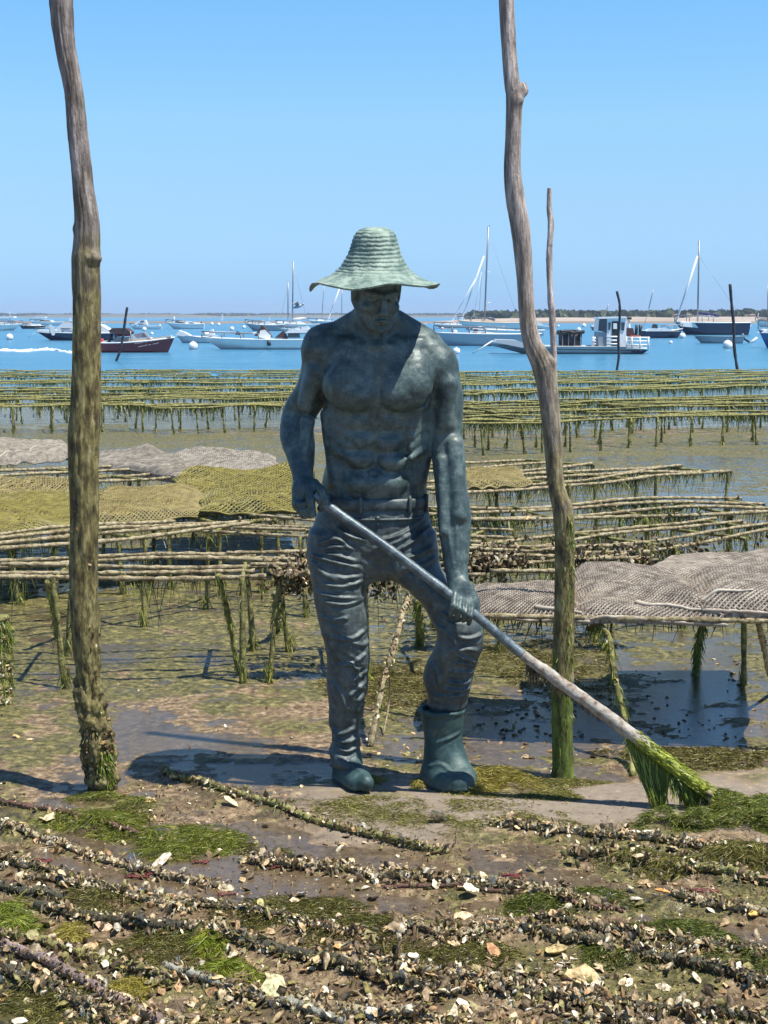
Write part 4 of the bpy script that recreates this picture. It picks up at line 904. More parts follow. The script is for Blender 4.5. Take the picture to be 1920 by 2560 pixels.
# ================================================================ oyster tables: rusty rod trestles hung with weed
def rodpts(a, b_, n_=30, wob=.012, sd=0, sag=0.0):
    t = np.linspace(0, 1, n_)[:, None]; p = a + (b_ - a) * t; L = np.linalg.norm(b_ - a)
    p[:, 2] += wob * vn(t[:, 0] * L * 1.1, sd, 0, 5) - sag * np.sin(pi * t[:, 0]); p[:, 1] += wob * 1.5 * vn(t[:, 0] * L * .8, sd, 3, 6); return p
def lump(p, r, sd, k=.35, fr=14): return r * (1 + k * fbm(np.arange(len(p)) * fr / len(p) * 2.1, sd, 0, 3, 9))
TG = 'rod tables for oyster bags standing on the mudflat'
def table(label, A, B_, h=.5, w=.6, nr=4, legs=(.1, .5, .9), r=.010, weed=1.0, mat=None, green=.5, group=TG, hairs=None, clump=0, seg=6, wob=.026, oysters=0, leglump=1.0, wskew=0.035):
    mat = mat or M_ROD
    a = Gd(*A, h); b_ = Gd(*B_, h); d = b_ - a; L = np.linalg.norm(d[:2]); u = d / L; nrm = np.array([-u[1], u[0], 0])
    if nrm[1] < 0: nrm = -nrm
    c = (a + b_) / 2; t = thing('oyster_table', (c[0], c[1], gz(c[1])), label, 'oyster table', group)
    far = ppm(c[1]) < 250; nn = 16 if far else int(24 + 14 * L)
    lines = []
    for k in range(nr):
        o = nrm * (w * k / max(nr - 1, 1) + RNG.normal(0, .012)); e0, e1 = RNG.uniform(-.08, .08, 2)
        p = rodpts(a + o - u * e0, b_ + o + u * e1 + nrm * wskew * RNG.uniform(-1, 1), nn, wob, RNG.uniform(0, 99)); lines.append(p)
        mb = MB(); mb.tube(p, lump(p, r * .95, k, .5, nn), seg); mb.build('rod', mat, t)
    LP_ = []
    for tl in legs:
        j = RNG.uniform(-.02, .02, 4); P0 = a + d * tl; P1 = P0 + nrm * w
        f0 = P0 + u * (j[0] * 3) - nrm * .03; f1 = P1 + u * j[1] * 3 + nrm * .03
        f0[2] = gh(f0[0], f0[1])[0] - .06; f1[2] = gh(f1[0], f1[1])[0] - .06
        q = np.array([f0, f0 * .4 + P0 * .6, P0 - [0, 0, .035] - nrm * .012, P0 + nrm * .04 - [0, 0, .012], (P0 + P1) / 2 - [0, 0, .014], P1 - nrm * .04 - [0, 0, .012], P1 - [0, 0, .035] + nrm * .012, f1 * .4 + P1 * .6, f1])
        p = path(q, 12 if far else 34); mb = MB(); mb.tube(p, lump(p, r * .95, tl * 9, .4, len(p)) * (1 + leglump * .5 * np.exp(-np.minimum(np.arange(len(p)), len(p) - 1 - np.arange(len(p))) / (len(p) * .12))), seg); mb.build('leg', M_RODG, t); LP_.append(p)
    # hanging weed: tufts under the rods, sleeves on the legs, skirts at their feet
    mb = MB(); k = ppm(c[1]); wd = max(.0026, .9 / k); Ls = L * nr
    n_ = int((210 if not far else 117) * L * weed); 
    if n_:
        cl = RNG.uniform(0, 1, max(2, int(L * 3.2))); tt_ = np.clip(cl[RNG.integers(0, len(cl), n_)] + RNG.normal(0, .035, n_), 0, 1)
        ix = np.minimum((tt_ * (nn - 1)).astype(int), nn - 2); wh = RNG.integers(0, nr, n_); arr = np.array(lines)
        p = arr[wh, ix] + (arr[wh, ix + 1] - arr[wh, ix]) * (tt_ * (nn - 1) - ix)[:, None]
        strand_mb(mb, p, RNG.gamma(1.8, .05, n_) + .012, wd, down(n_, .22), gcol(n_, (.03, .045, .010), .5, (.24, .28, .04), green * .75), nseg=2 if far else 3)
    if not far:                                                  # felt of short growth on rods and legs
        for p in lines + LP_:
            Lp = np.linalg.norm(np.diff(p, axis=0), axis=1).sum(); m_ = int(150 * Lp * (1 if len(p) != 34 else 2)); ii = RNG.integers(0, len(p) - 1, m_); q = p[ii] + (p[ii + 1] - p[ii]) * RNG.random((m_, 1))
            strand_mb(mb, q + RNG.normal(0, r * .6, (m_, 3)), RNG.uniform(.008, .026, m_), .0019, RNG.normal(0, 1, (m_, 3)) * [1, 1, .6] - [0, 0, .5], gcol(m_, (.10, .085, .03), .5, (.34, .32, .12), .4), nseg=2)
    for p in LP_:
        m_ = int((46 if not far else 26) * weed) + 6; ii = RNG.integers(0, len(p) - 1, m_); q = p[ii]
        strand_mb(mb, q, RNG.uniform(.04, .13, m_), wd * 1.3, down(m_, .14), gcol(m_, (.06, .085, .015), .5, (.22, .25, .04), green), nseg=2)
        for e in (p[0], p[-1]):
            m_ = int((34 if not far else 14) * min(1.5, .4 + weed)); an = RNG.uniform(0, 2 * pi, m_); q = e + np.stack([0 * an, 0 * an, RNG.uniform(.03, .16, m_)], -1) + RNG.normal(0, .012, (m_, 3))
            strand_mb(mb, q, RNG.uniform(.04, .15, m_), wd * 1.1, np.stack([np.cos(an) * .38, np.sin(an) * .38, -1 + 0 * an], -1), gcol(m_, (.11, .13, .02), .4, (.30, .32, .05), green + .15), nseg=2)
    tag(mb.build('weed', M_WEED, t, smooth=False), kind='stuff')
    if oysters:
        mb = MB(); n_ = int(oysters * L); cl = RNG.uniform(0, 1, max(3, int(L * 5))); tt_ = np.clip(cl[RNG.integers(0, len(cl), n_)] + RNG.normal(0, .05, n_), 0, 1)
        p = a + d * tt_[:, None] + nrm * (w * RNG.choice([0, .02, .3, .6, 1], n_, p=[.4, .2, .2, .1, .1]))[:, None]
        p[:, 2] += .02 - np.abs(RNG.normal(0, .07, n_)) * (.4 + .9 * np.clip(vn(tt_ * L * 4, 3, 0, 9) + .5, 0, 1.3)); p[:, 1] += RNG.normal(0, .03, n_)
        cc = SHC(n_, DARKP) * np.where(RNG.random((n_, 1)) < .7, .45, 1.1)
        for q in range(len(SH)):
            m = np.arange(n_) % len(SH) == q; mb.inst(SH[q][0], SH[q][1], p[m], rots(m.sum(), 1.3), RNG.uniform(.008, .021, m.sum()), cc[m])
        tag(mb.build('oyster_clumps', M_SHELL, t), kind='stuff')
    return t, lines
# nearest row, left of and behind the statue, then on to the right
table('front rod table left of the statue, five close rods over clear mud', (-60, 1447), (655, 1440), .5, .62, 5, (.27, .93), r=.0115, weed=1.1, green=.4)
table('front rod table directly behind the statue, its rods crusted with dark oyster clumps', (600, 1440), (1200, 1432), .5, .6, 4, (.16, .52, .9), weed=1.2, oysters=1500)
table('rod table right of the statue under a thick crust of dark oysters', (1110, 1404), (1660, 1400), .46, .5, 4, (.25, .8), weed=1.0, oysters=1600, green=.6)
table('second rod table from the front at the left, rods slanting up towards the statue', (-60, 1385), (600, 1318), .5, .55, 4, (.6,), r=.0115, weed=.9)
table('rod table slanting down from the left table towards the statue hips', (470, 1322), (1180, 1362), .47, .6, 5, (.08, .42, .9), weed=1.2, oysters=60, green=.55)
table('weed-hung rod table right of the crooked pole, five parallel rods', (1120, 1306), (1990, 1277), .45, .75, 4, (.06, .3, .55, .8, .97), r=.012, weed=3.6, green=.75, oysters=60)
table('slanting rod table at the right edge behind the grey mesh bags', (1410, 1398), (2010, 1322), .46, .7, 4, (.1, .42, .72, .95), weed=2.2, green=.6, oysters=220)
table('isolated rod table in the middle right ending in a tall bare end leg', (1120, 1232), (1826, 1178), .42, .85, 4, (.05, .38, .62, .985), r=.014, weed=2.6, green=.55)
table('short rod table behind the crooked pole, its end rod bent down', (1090, 1190), (1490, 1160), .42, .9, 3, (.3, .98), r=.014, weed=.9, green=.5)
table('rod table under the grey mesh bags at the far left', (-80, 1222), (700, 1172), .46, 1.2, 4, (.1, .22, .5, .75, .95), r=.014, weed=.8)
table('rod table carrying the yellow-green mesh bags at the left', (-80, 1345), (780, 1290), .42, 1.0, 4, (.1, .26, .4, .55, .7, .88), r=.012, weed=1.0)
table('rod table carrying the big grey mesh bags at the right', (1185, 1548), (1990, 1560), .5, 1.05, 4, (.97,), r=.011, weed=.3)
# far rows standing in the shallows
FAR = []
for row, (y0, y1, y2, y3, w, nr, wd, gap) in enumerate([(1019, 1010, 1056, 1032, 1.8, 4, 4.6, .5), (1003, 992, 1036, 1008, 1.8, 3, 3.8, .6), (990, 984, 1014, 992, 2.2, 3, 3.4, .6), (977, 972, 988, 960, 2.6, 4, 3.6, .6), (956, 956, 964, 948, 3, 4, 2.4, .9), (943, 941, 950, 938, 4, 3, 1.1, 1.4), (933, 931, 936, 930, 5, 3, .9, 1.6)]):
    for half, (xa, xb, ya, yb) in enumerate([(-70, 820, y0, y1), (1090, 2000, y2, y3), (800, 1110, y1, y2)]):
        a, b_ = Gd(xa, ya, .5), Gd(xb, yb, .5); nT = max(1, int(round(abs(b_[0] - a[0]) / 4.2)))
        for k in range(nT):
            e0, e1 = k / nT, (k + 1) / nT; dy = RNG.uniform(-2.0, 2.0, 2) * (2.3 if row < 3 else .7)
            A = (xa + (xb - xa) * e0, ya + (yb - ya) * e0 + dy[0]); B_ = (xa + (xb - xa) * e1, ya + (yb - ya) * e1 + dy[1])
            Lk = abs(b_[0] - a[0]) / nT; nl = max(2, int(Lk / gap)); 
            table(['rod table in the nearest row standing in the shallows', 'rod table just behind the nearest shallow-water row', 'rod table two rows behind the nearest shallow-water row', 'rod table in the fourth row of the shallows', 'rod table in the fifth row of the shallows', 'rod table in the last row but one before open water', 'rod table in the last row against open water'][row] + ', ' +
                  (['far left', 'behind the left pole', 'left of the statue', 'behind the statue', 'right of the statue', 'behind the crooked pole', 'right part', 'right edge'][int(np.searchsorted([60, 320, 800, 1120, 1330, 1500, 1780], (A[0] + B_[0]) / 2))]),
                  A, B_, .5, w * .55, nr, tuple((np.arange(nl) + .5 + RNG.uniform(-.25, .25, nl)) / nl), r=.017 + .003 * (row > 2), weed=wd, mat=M_RODG, green=.7, group='long rows of oyster tables in the shallows', seg=5, wob=.03, leglump=.5, wskew=.25)
# ---- mesh bags full of oysters
def netmat(nm, c0, c1): return M(nm, [(.35, c0), (.65, c1)], scale=18, rough=.6)
N_GREY = netmat('net_grey', (.19, .155, .12), (.46, .40, .32)); N_GREY2 = netmat('net_grey_far', (.15, .13, .10), (.36, .32, .255)); N_GRN = netmat('net_green', (.11, .095, .02), (.25, .215, .045)); N_GRN2 = netmat('net_olive', (.15, .12, .04), (.29, .235, .085))
F_GREY = M('bag_fill_grey', [(.32, (.05, .04, .035)), (.45, (.22, .18, .15)), (.6, (.46, .40, .34)), (.75, (.66, .6, .52))], scale=42, detail=4, rough=.7, bump=1, bscale=60, bdist=.012)
F_GRN = M('bag_fill_green', [(.3, (.008, .01, .004)), (.5, (.05, .05, .012)), (.7, (.2, .185, .04))], scale=30, rough=.7, bump=1, bscale=60, bdist=.012)
def bag(label, FL, FR, BR, BL, h0, thick, net, fill, cell=.022, und=.03, peaks=(), group=None, seed=0, strap=None):
    c = [Gd(x, y, h0) for x, y in (FL, FR, BR, BL)]
    Wd = np.linalg.norm(c[1] - c[0]); Dp = np.linalg.norm(c[3] - c[0])
    nu, nv = int(Wd / cell) + 1, int(Dp / cell) + 1
    t = thing('mesh_bag', sum(c) / 4, label, 'mesh bag', group)
    def surf(U, V_, lift=0.0):
        p = ((1 - U) * (1 - V_))[..., None] * c[0] + (U * (1 - V_))[..., None] * c[1] + (U * V_)[..., None] * c[2] + ((1 - U) * V_)[..., None] * c[3]
        e = np.minimum(np.minimum(U, 1 - U) * Wd, np.minimum(V_, 1 - V_) * Dp)
        z = thick * (1 - np.exp(-np.maximum(e, 0) / .07)) + und * fbm(p[..., 0] * 3.2, p[..., 1] * 3.0, seed, 3, 12) * sstep(0, .1, e) + .006 * fbm(p[..., 0] * 22, p[..., 1] * 22, seed, 2, 13) + und * .8 * np.abs(vn(p[..., 0] * 4 + p[..., 1] * 5, p[..., 1] * 1.2, seed, 14))
        for pu, pv, pz, pr_ in peaks: z = z + pz * np.exp(-((U - pu) * Wd) ** 2 / pr_ ** 2 - ((V_ - pv) * Dp) ** 2 / pr_ ** 2)
        p = p.copy(); p[..., 2] += z + lift; p[..., 0] += .02 * vn(p[..., 1] * 5, p[..., 0] * 3, seed, 15) ; p[..., 1] += .02 * vn(p[..., 0] * 4, p[..., 1] * 4, seed, 16); return p
    U, V_ = np.meshgrid(np.linspace(0, 1, max(nu // 2, 30)), np.linspace(0, 1, max(nv // 2, 20)), indexing='ij')
    top = surf(U, V_); bot = top.copy(); bot[..., 2] = np.minimum(top[..., 2] - .012, c[0][2] * 0 + (top[..., 2] * .15 + (c[0][2] - .01) * .85))
    mb = MB(); mb.grid(top, flip=True); mb.grid(bot)
    for sl in ((0, slice(None)), (-1, slice(None)), (slice(None), 0), (slice(None), -1)): mb.grid(np.stack([top[sl], bot[sl]], 0), flip=sl in ((0, slice(None)),))
    mb.build('filling', fill, t)
    # netting: two crossing families of strands, real ribbons proud of the filling
    mb = MB(); w_ = cell * .125
    UU, VV = np.meshgrid(np.linspace(0, 1, nu), np.linspace(0, 1, nv), indexing='ij'); K = surf(UU, VV, .007)
    for fam in (0, 1):
        i, j = np.meshgrid(np.arange(nu - 1), np.arange(nv - 1), indexing='ij')
        a_ = K[i, j] if fam == 0 else K[i + 1, j]; b2 = K[i + 1, j + 1] if fam == 0 else K[i, j + 1]
        a_ = a_.reshape(-1, 3); b2 = b2.reshape(-1, 3); dd = b2 - a_; s2 = np.stack([-dd[:, 1], dd[:, 0], 0 * dd[:, 0]], -1); s2 /= np.linalg.norm(s2, axis=1)[:, None] + 1e-9; s2 *= w_
        up_ = np.array([0, 0, .003]); n_ = len(a_)
        V4 = np.stack([a_ - s2 - up_, a_ + up_, a_ + s2 - up_, b2 - s2 - up_, b2 + up_, b2 + s2 - up_], 1).reshape(-1, 3)
        bs = (np.arange(n_) * 6)[:, None]; mb.add(V4, np.concatenate([bs + [0, 1, 4, 3], bs + [1, 2, 5, 4]]))
    # the seam: thick folded edge
    tag(mb.build('netting', net, t, smooth=False), kind='stuff')
    mb = MB(); q = surf(np.linspace(0, 1, 60), np.full(60, .0), .0); q[:, 2] -= .004; mb.tube(q, .007 * (1 + .3 * vn(np.arange(60) * .7, 0, 0, 3)), 6); mb.build('seam', net, t)
    mb = MB(); n_ = int(110 * Wd); uu = RNG.uniform(0, 1, n_); q = surf(uu, np.full(n_, .02), 0); q[:, 2] -= .02
    strand_mb(mb, q, RNG.gamma(2, .022, n_) + .01, max(.003, .8 / ppm(c[0][1])), down(n_, .2), gcol(n_, (.035, .045, .012), .5, (.13, .14, .03), .35), nseg=2); tag(mb.build('weed_fringe', M_WEED, t, smooth=False), kind='stuff')
    if strap:
        q = surf(np.linspace(strap[0], strap[1], 16), np.linspace(strap[2], strap[3], 16), .012); mb = MB(); mb.tube(path(q, 24), .008 * np.linspace(1.3, .5, 24), 6); mb.build('closing_strap', M('strap', [(.3, (.3, .26, .2)), (.7, (.52, .47, .39))], scale=30, rough=.6), t)
    return t
bag('broad grey mesh bag right of the crooked pole, nearest the viewer', (1450, 1556), (1810, 1562), (1720, 1440), (1420, 1446), .5, .07, N_GREY, F_GREY, .020, .035, seed=1, strap=(.4, .98, .10, .02), group='grey mesh bags on the front right table')
bag('grey mesh bag at the left end of the front right table, behind the statue hand', (1165, 1535), (1470, 1556), (1440, 1478), (1185, 1478), .5, .05, N_GREY, F_GREY, .018, .025, seed=2, strap=(.6, .95, .08, .03), group='grey mesh bags on the front right table')
bag('highest grey mesh bag cut by the right edge of the picture', (1760, 1538), (2030, 1548), (2010, 1425), (1700, 1428), .53, .08, N_GREY, F_GREY, .020, .035, seed=3, group='grey mesh bags on the front right table', strap=(.0, .5, .06, .08))
bag('grey mesh bag behind the broad one, nearest the oyster-crusted rods', (1540, 1466), (1990, 1466), (1960, 1410), (1680, 1408), .53, .06, N_GREY, F_GREY, .022, .03, seed=4, group='grey mesh bags on the front right table')
GB = 'yellow-green mesh bags on the left table'
bag('yellow-green mesh bag cut by the left edge, coarse open netting', (-90, 1362), (250, 1318), (235, 1246), (-90, 1246), .42, .05, N_GRN, F_GRN, .034, .05, seed=5, group=GB)
bag('yellow-green mesh bag just right of the left pole', (235, 1322), (520, 1292), (500, 1240), (240, 1240), .42, .05, N_GRN2, F_GRN, .034, .06, seed=6, group=GB, peaks=((.75, .6, .05, .3),))
bag('yellow-green mesh bag in the front half beside the statue', (500, 1286), (790, 1282), (780, 1226), (500, 1234), .45, .05, N_GRN, F_GRN, .034, .06, seed=7, group=GB)
bag('rear yellow-green mesh bag reaching the left edge', (-90, 1252), (260, 1246), (230, 1213), (-90, 1216), .46, .05, N_GRN2, F_GRN, .038, .06, seed=8, group=GB)
bag('rear yellow-green mesh bag peaked in the middle near the statue', (430, 1240), (790, 1234), (780, 1200), (440, 1212), .46, .05, N_GRN, F_GRN, .038, .05, seed=9, group=GB, peaks=((.25, .7, .08, .35), (.9, .7, .09, .3)))
bag('small yellow-green mesh bag right of the statue at belt height', (1130, 1226), (1330, 1215), (1300, 1186), (1130, 1190), .42, .05, N_GRN2, F_GRN, .038, .05, seed=10)
GG = 'grey mesh bags heaped on the far left table'
bag('pale grey mesh bag rising to a sharp peak right of the left pole', (232, 1172), (470, 1200), (460, 1150), (250, 1140), .44, .06, N_GREY2, F_GREY, .034, .05, seed=11, group=GG, peaks=((.55, .9, .10, .30),))
bag('grey mesh bag with a rounded hump beside the statue elbow', (430, 1198), (705, 1196), (690, 1150), (430, 1146), .44, .05, N_GREY2, F_GREY, .034, .05, seed=12, group=GG, peaks=((.28, .75, .10, .40),))
bag('grey mesh bag at the far left edge behind the yellow-green ones', (-90, 1170), (180, 1152), (170, 1120), (-90, 1118), .46, .08, N_GREY2, F_GREY, .034, .05, seed=13, group=GG, peaks=((.3, .6, .05, .5),), strap=(.3, .9, .05, .5))
# ---- single sticks, loose rods and stakes
def stick(label, pts, Ys, r, mat, cat='rod', name='iron_rod', weed=0, crust=0, lumpk=.35, group=None):
    p = path([P(x, y, Y) for (x, y), Y in zip(pts, Ys)], 40); t = thing(name, p[0 if p[0][2] < p[-1][2] else -1], label, cat, group)
    mb = MB(); mb.tube(p, lump(p, r, pts[0][0], lumpk, 40), 8); mb.build('shaft', mat, t)
    if weed: weed_on(p, r, 0, 1, weed, t, (.02, .06))
    if crust: crust_on(p, r, 0, 1, crust, t, (.004, .012))
    return t
yb = lambda y: Gd(960, y)[1]
stick('rusty crusted rod leaning between the statue legs', [(1022, 1488), (1008, 1530), (985, 1620), (960, 1700), (925, 1865)], [6.35, 6.3, 6.15, 6.05, yb(1865)], .012, M_ROD, weed=60, crust=160)
stick('thin dark twig beside the leaning rod between the statue legs', [(974, 1690), (972, 1760), (958, 1835)], [6.1, 6.15, yb(1835)], .0035, M_ROD)
stick('weedy bent rod leg hooked over in front of the right-hand mesh bags', [(1468, 1572), (1500, 1565), (1524, 1600), (1535, 1680), (1560, 1790), (1577, 1870), (1582, 1940)], [5.95, 5.9, 5.85, 5.8, 5.72, 5.66, yb(1940)], .011, M_RODG, weed=240, crust=40)
stick('weedy stake under the middle of the right-hand mesh bags', [(1756, 1562), (1745, 1620), (1738, 1682)], [7.0, 7.05, yb(1682)], .014, M_RODG, weed=260)
stick('bare brown rod standing at the right edge under the mesh bags', [(1896, 1560), (1910, 1620), (1932, 1730)], [5.9, 6.2, yb(1735)], .011, M_ROD, crust=30)
stick('short weedy post at the left edge of the mud', [(-6, 1540), (2, 1640), (0, 1762)], [6.6, 6.6, yb(1762)], .045, M_CRUST if 0 else M_RODG, weed=700, crust=500, name='weedy_post', cat='post')
stick('straight green leg rod with a splayed foot below the left front table', [(545, 1437), (562, 1500), (580, 1590), (596, 1682)], [6.95, 7.0, 7.1, yb(1684)], .013, M_RODG, weed=90)
stick('short brown rod foot nearest the left pole under the front table', [(118, 1455), (132, 1520), (144, 1592)], [7.6, 7.8, yb(1592)], .014, M_RODG, weed=60)
stick('short green stake seen between the statue legs', [(1042, 1500), (1048, 1550), (1050, 1610)], [7.6, 7.65, yb(1612)], .02, M_RODG, weed=160)
stick('dark pointed weedy stump left of the statue knee', [(690, 1480), (694, 1530), (696, 1572)], [7.8, 7.85, yb(1574)], .02, M_ROD, weed=260, crust=60)
MDARK = M('tarred_wood', [(.3, (.012, .012, .016)), (.7, (.05, .045, .045))], scale=30, rough=.7, bump=.6, bscale=80)
def stake(label, pts, Y, r):
    p = path([P(x, y, Y) for x, y in pts], 50); p = np.vstack([p, [p[-1][0] + .1, Y, SEA - .8]]); t = thing('mooring_stake', (p[-2][0], Y, SEA), label, 'stake')
    mb = MB(); mb.tube(p, r * (1 + .25 * fbm(np.arange(len(p)) * .4, 0, 0, 3, 5)), 8); mb.build('shaft', MDARK, t)
stake('dark leaning stake standing in the water in front of the red boat', [(318, 768), (313, 800), (306, 850), (299, 880), (291, 901)], (CAM - SEA) / -ray(291, 903)[1], .06)
stake('thin dark stake in the water in front of the grey work barge', [(1542, 728), (1549, 760), (1549, 800), (1546, 850), (1547, 890), (1542, 926)], 61.5, .048)
stake('dark stake in the water near the right edge', [(1825, 710), (1829, 760), (1834, 810), (1836, 870), (1842, 915), (1847, 934)], 58.5, .055)
# ================================================================ foreground: crusted rods, shells, weed
TONE = {'green': M_RODG, 'brown': M('rod_brown', [(.3, (.05, .025, .02)), (.7, (.2, .10, .07))], scale=20, rough=.6, bump=.8, bscale=120), 'crust': M_ROD, 'dark': M('rod_dark', [(.3, (.02, .02, .012)), (.6, (.09, .085, .05)), (.8, (.2, .19, .13))], scale=25, rough=.7, bump=1, bscale=110),
        'pale': M('rod_pale', [(.3, (.13, .13, .10)), (.6, (.42, .42, .34)), (.8, (.6, .6, .5))], scale=40, rough=.7, bump=1, bscale=160), 'mauve': M('rod_mauve', [(.3, (.12, .08, .07)), (.7, (.36, .27, .25))], scale=24, rough=.65, bump=.8, bscale=120)}
GR = 'shell-crusted rods lying half buried in the foreground mud'
def ground_pts(wp, n_, spread):
    i = RNG.uniform(0, len(wp) - 1.001, n_); k = i.astype(int); f = (i - k)[:, None]; p = wp[k] * (1 - f) + wp[k + 1] * f
    return p[:, :2] + RNG.normal(0, 1, (n_, 2)) * spread
def add_shells(mb, xy, size, pal, lift=.35, tilt=.7):
    n_ = len(xy); z = gh(xy[:, 0], xy[:, 1]); s2 = RNG.uniform(*size, n_) if np.ndim(size) else np.full(n_, size)
    cc = SHC(n_, pal); p = np.column_stack([xy, z + s2 * lift])
    for q in range(len(SH)):
        m = np.arange(n_) % len(SH) == q
        if m.any(): mb.inst(SH[q][0], SH[q][1], p[m], rots(m.sum(), tilt), s2[m], cc[m])
for (label, px_, r, tn, amt), wp in zip(RODS, RODW):
    p = path(wp, 70); p[:, 2] = gh(p[:, 0], p[:, 1]) + r * 1.0 + .004 * vn(np.arange(70) * .12, r * 99, 0, 3)
    t = thing('crusted_rod', p[35], label, 'rod', GR)
    a = np.arange(10)[None] * 2 * pi / 10; s3 = np.arange(70)[:, None]
    mb = MB(); mb.tube(p, r * (1.05 + .42 * fbm(s3 * 1.3, np.cos(a) * 1.5, np.sin(a) * 1.5, 3, 6)), 10); mb.build('shaft', TONE[tn], t)
    L = np.linalg.norm(p[-1] - p[0]); mb = MB(); n_ = int(440 * L * amt)
    i = RNG.uniform(0, 68.9, n_).astype(int); cl = .5 + .8 * vn(i * .35, r * 77, 0, 8); keep = RNG.random(n_) < cl; i = i[keep]; n_ = len(i)
    pal = {'crust': [.10, .12, .14, .15, .18, .03, .1, .07, .08, .03], 'pale': PALEP}.get(tn, [.12, .08, .14, .13, .16, .06, .12, .05, .08, .06]); q = p[i] + RNG.normal(0, 1, (n_, 3)) * [.016 + .008 * amt, .014 + .007 * amt, .006]
    q[:, 2] = gh(q[:, 0], q[:, 1]) + RNG.uniform(.001, 1, n_) ** 1.6 * (.012 + .017 * amt) * (.6 + .8 * np.clip(vn(i * .5, r * 50, 0, 18), 0, 1)) + np.where(np.abs(q[:, 1] - p[i, 1]) < r, r * 1.3, 0)
    cc = SHC(n_, pal)
    for k in range(len(SH)):
        m = np.arange(n_) % len(SH) == k; mb.inst(SH[k][0], SH[k][1], q[m], rots(m.sum(), 1.1), RNG.gamma(3.2, .0023, m.sum()) + .0025, cc[m])
    n2_ = int(650 * L * min(amt, 1.4)); i2 = RNG.integers(0, 69, n2_); an = RNG.uniform(-.6, 3.7, n2_); rr_ = r * RNG.uniform(.85, 1.35, n2_)
    tdir = (p[-1] - p[0]) / L; sd2 = np.array([-tdir[1], tdir[0], 0]); q2 = p[i2] + (p[np.minimum(i2 + 1, 69)] - p[i2]) * RNG.random((n2_, 1)) + sd2 * (np.cos(an) * rr_)[:, None]; q2[:, 2] += np.sin(an) * rr_
    c2 = SHC(n2_, {'crust': [.10, .08, .14, .16, .2, .02, .1, .06, .1, .04]}.get(tn, [.05, .03, .12, .18, .24, .02, .12, .02, .14, .08]))
    for k in range(len(SH)):
        m = np.arange(n2_) % len(SH) == k; mb.inst(SH[k][0], SH[k][1], q2[m], rots(m.sum(), 1.3), RNG.uniform(.003, .0085, m.sum()), c2[m])
    tag(mb.build('encrustation', M_SHELL, t), kind='stuff')
    mb = MB(); n_ = int(150 * L * (1.6 if tn in ('green', 'dark') else .6)); i = RNG.integers(0, 69, n_); q = p[i] + RNG.normal(0, .010, (n_, 3)) * [1, 1, .3]; dr = RNG.normal(0, 1, (n_, 3)) * [1, 1, .35]; dr[:, 2] = np.abs(dr[:, 2]) * .6
    strand_mb(mb, q, RNG.uniform(.012, .045, n_), .0016, dr, gcol(n_, (.10, .11, .025), .5, (.26, .27, .07), .45), droop=.5, nseg=3); tag(mb.build('weed', M_WEED, t, smooth=False), kind='stuff')
# shell litter and fragments
mb = MB()
def rect(px0, py0, px1, py1, n_): 
    x = RNG.uniform(px0, px1, n_); y = RNG.uniform(py0, py1, n_); k = [Gd(a, b_)[:2] for a, b_ in zip(x, y)]; return np.array(k)
cor = [((-60, 2060, 700, 2600), 1000, (.004, .015), None), ((600, 2100, 1960, 2300), 900, (.004, .013), None), ((500, 2300, 1960, 2600), 1100, (.004, .014), None), ((-60, 1950, 420, 2100), 260, (.004, .012), None),
       ((-60, 1500, 1960, 2000), 520, (.003, .010), PALEP), ((-60, 2300, 900, 2600), 600, (.006, .018), PALEP), ((880, 2400, 1500, 2600), 600, (.006, .018), PALEP), ((280, 1960, 760, 2100), 220, (.004, .012), PALEP), ((1300, 1980, 1960, 2110), 60, (.004, .012), PALEP)]
for (bx, n_, sz, pal) in cor:
    xy = rect(*bx, n_); dens = .5 + .75 * fbm(xy[:, 0] * 5, xy[:, 1] * 5, 1, 3, 33); wetv = ground_fields(xy[:, 0], xy[:, 1])[1]; sl_ = ground_fields(xy[:, 0], xy[:, 1])[3]
    xy = xy[(RNG.random(len(xy)) < dens) & (RNG.random(len(xy)) > wetv * .8) & (RNG.random(len(xy)) > sl_ * .85)]; add_shells(mb, xy, (sz[0] * .8, sz[1] * .9), pal or [.09, .04, .14, .16, .2, .06, .12, .02, .12, .05])
xy = rect(-60, 1950, 1960, 2600, 6500); xy = xy[RNG.random(len(xy)) < .5 + .8 * fbm(xy[:, 0] * 4, xy[:, 1] * 4, 2, 3, 34)]; sl_ = ground_fields(xy[:, 0], xy[:, 1])[3]; xy = xy[RNG.random(len(xy)) > sl_ * .9]; add_shells(mb, xy, (.0015, .005), None)
LITTER = mb
tag(mb.build('shell_litter', M_SHELL, raw=True), 'broken shells and grit littering the foreground mud', 'shell litter', kind='stuff')
mb = MB(); xy = rect(-60, 1990, 1960, 2600, 42000); f_ = ground_fields(xy[:, 0], xy[:, 1]); xy = xy[(RNG.random(len(xy)) < .42 + .9 * fbm(xy[:, 0] * 7, xy[:, 1] * 9, 7, 3, 35)) & (RNG.random(len(xy)) > f_[3] * .8) & (RNG.random(len(xy)) > f_[1] * .75)]
m_ = len(xy); a = RNG.uniform(0, 6.28, m_); clr = np.where((RNG.random(m_) < .5)[:, None], gcol(m_, (.13, .12, .035), .5, (.30, .28, .09), .4), gcol(m_, (.10, .065, .03), .5, (.34, .25, .13), .4))
strand_mb(mb, np.column_stack([xy, gh(xy[:, 0], xy[:, 1]) + .001]), RNG.gamma(2.5, .0045, m_) + .004, .0013, np.stack([np.cos(a), np.sin(a), RNG.uniform(.05, .8, m_)], -1), clr, droop=.4, nseg=2, curl=.8)
tag(mb.build('weed_shreds', M_WEED, raw=True, smooth=False), 'olive and brown weed shreds spread over the foreground mud', 'weed shreds', kind='stuff')
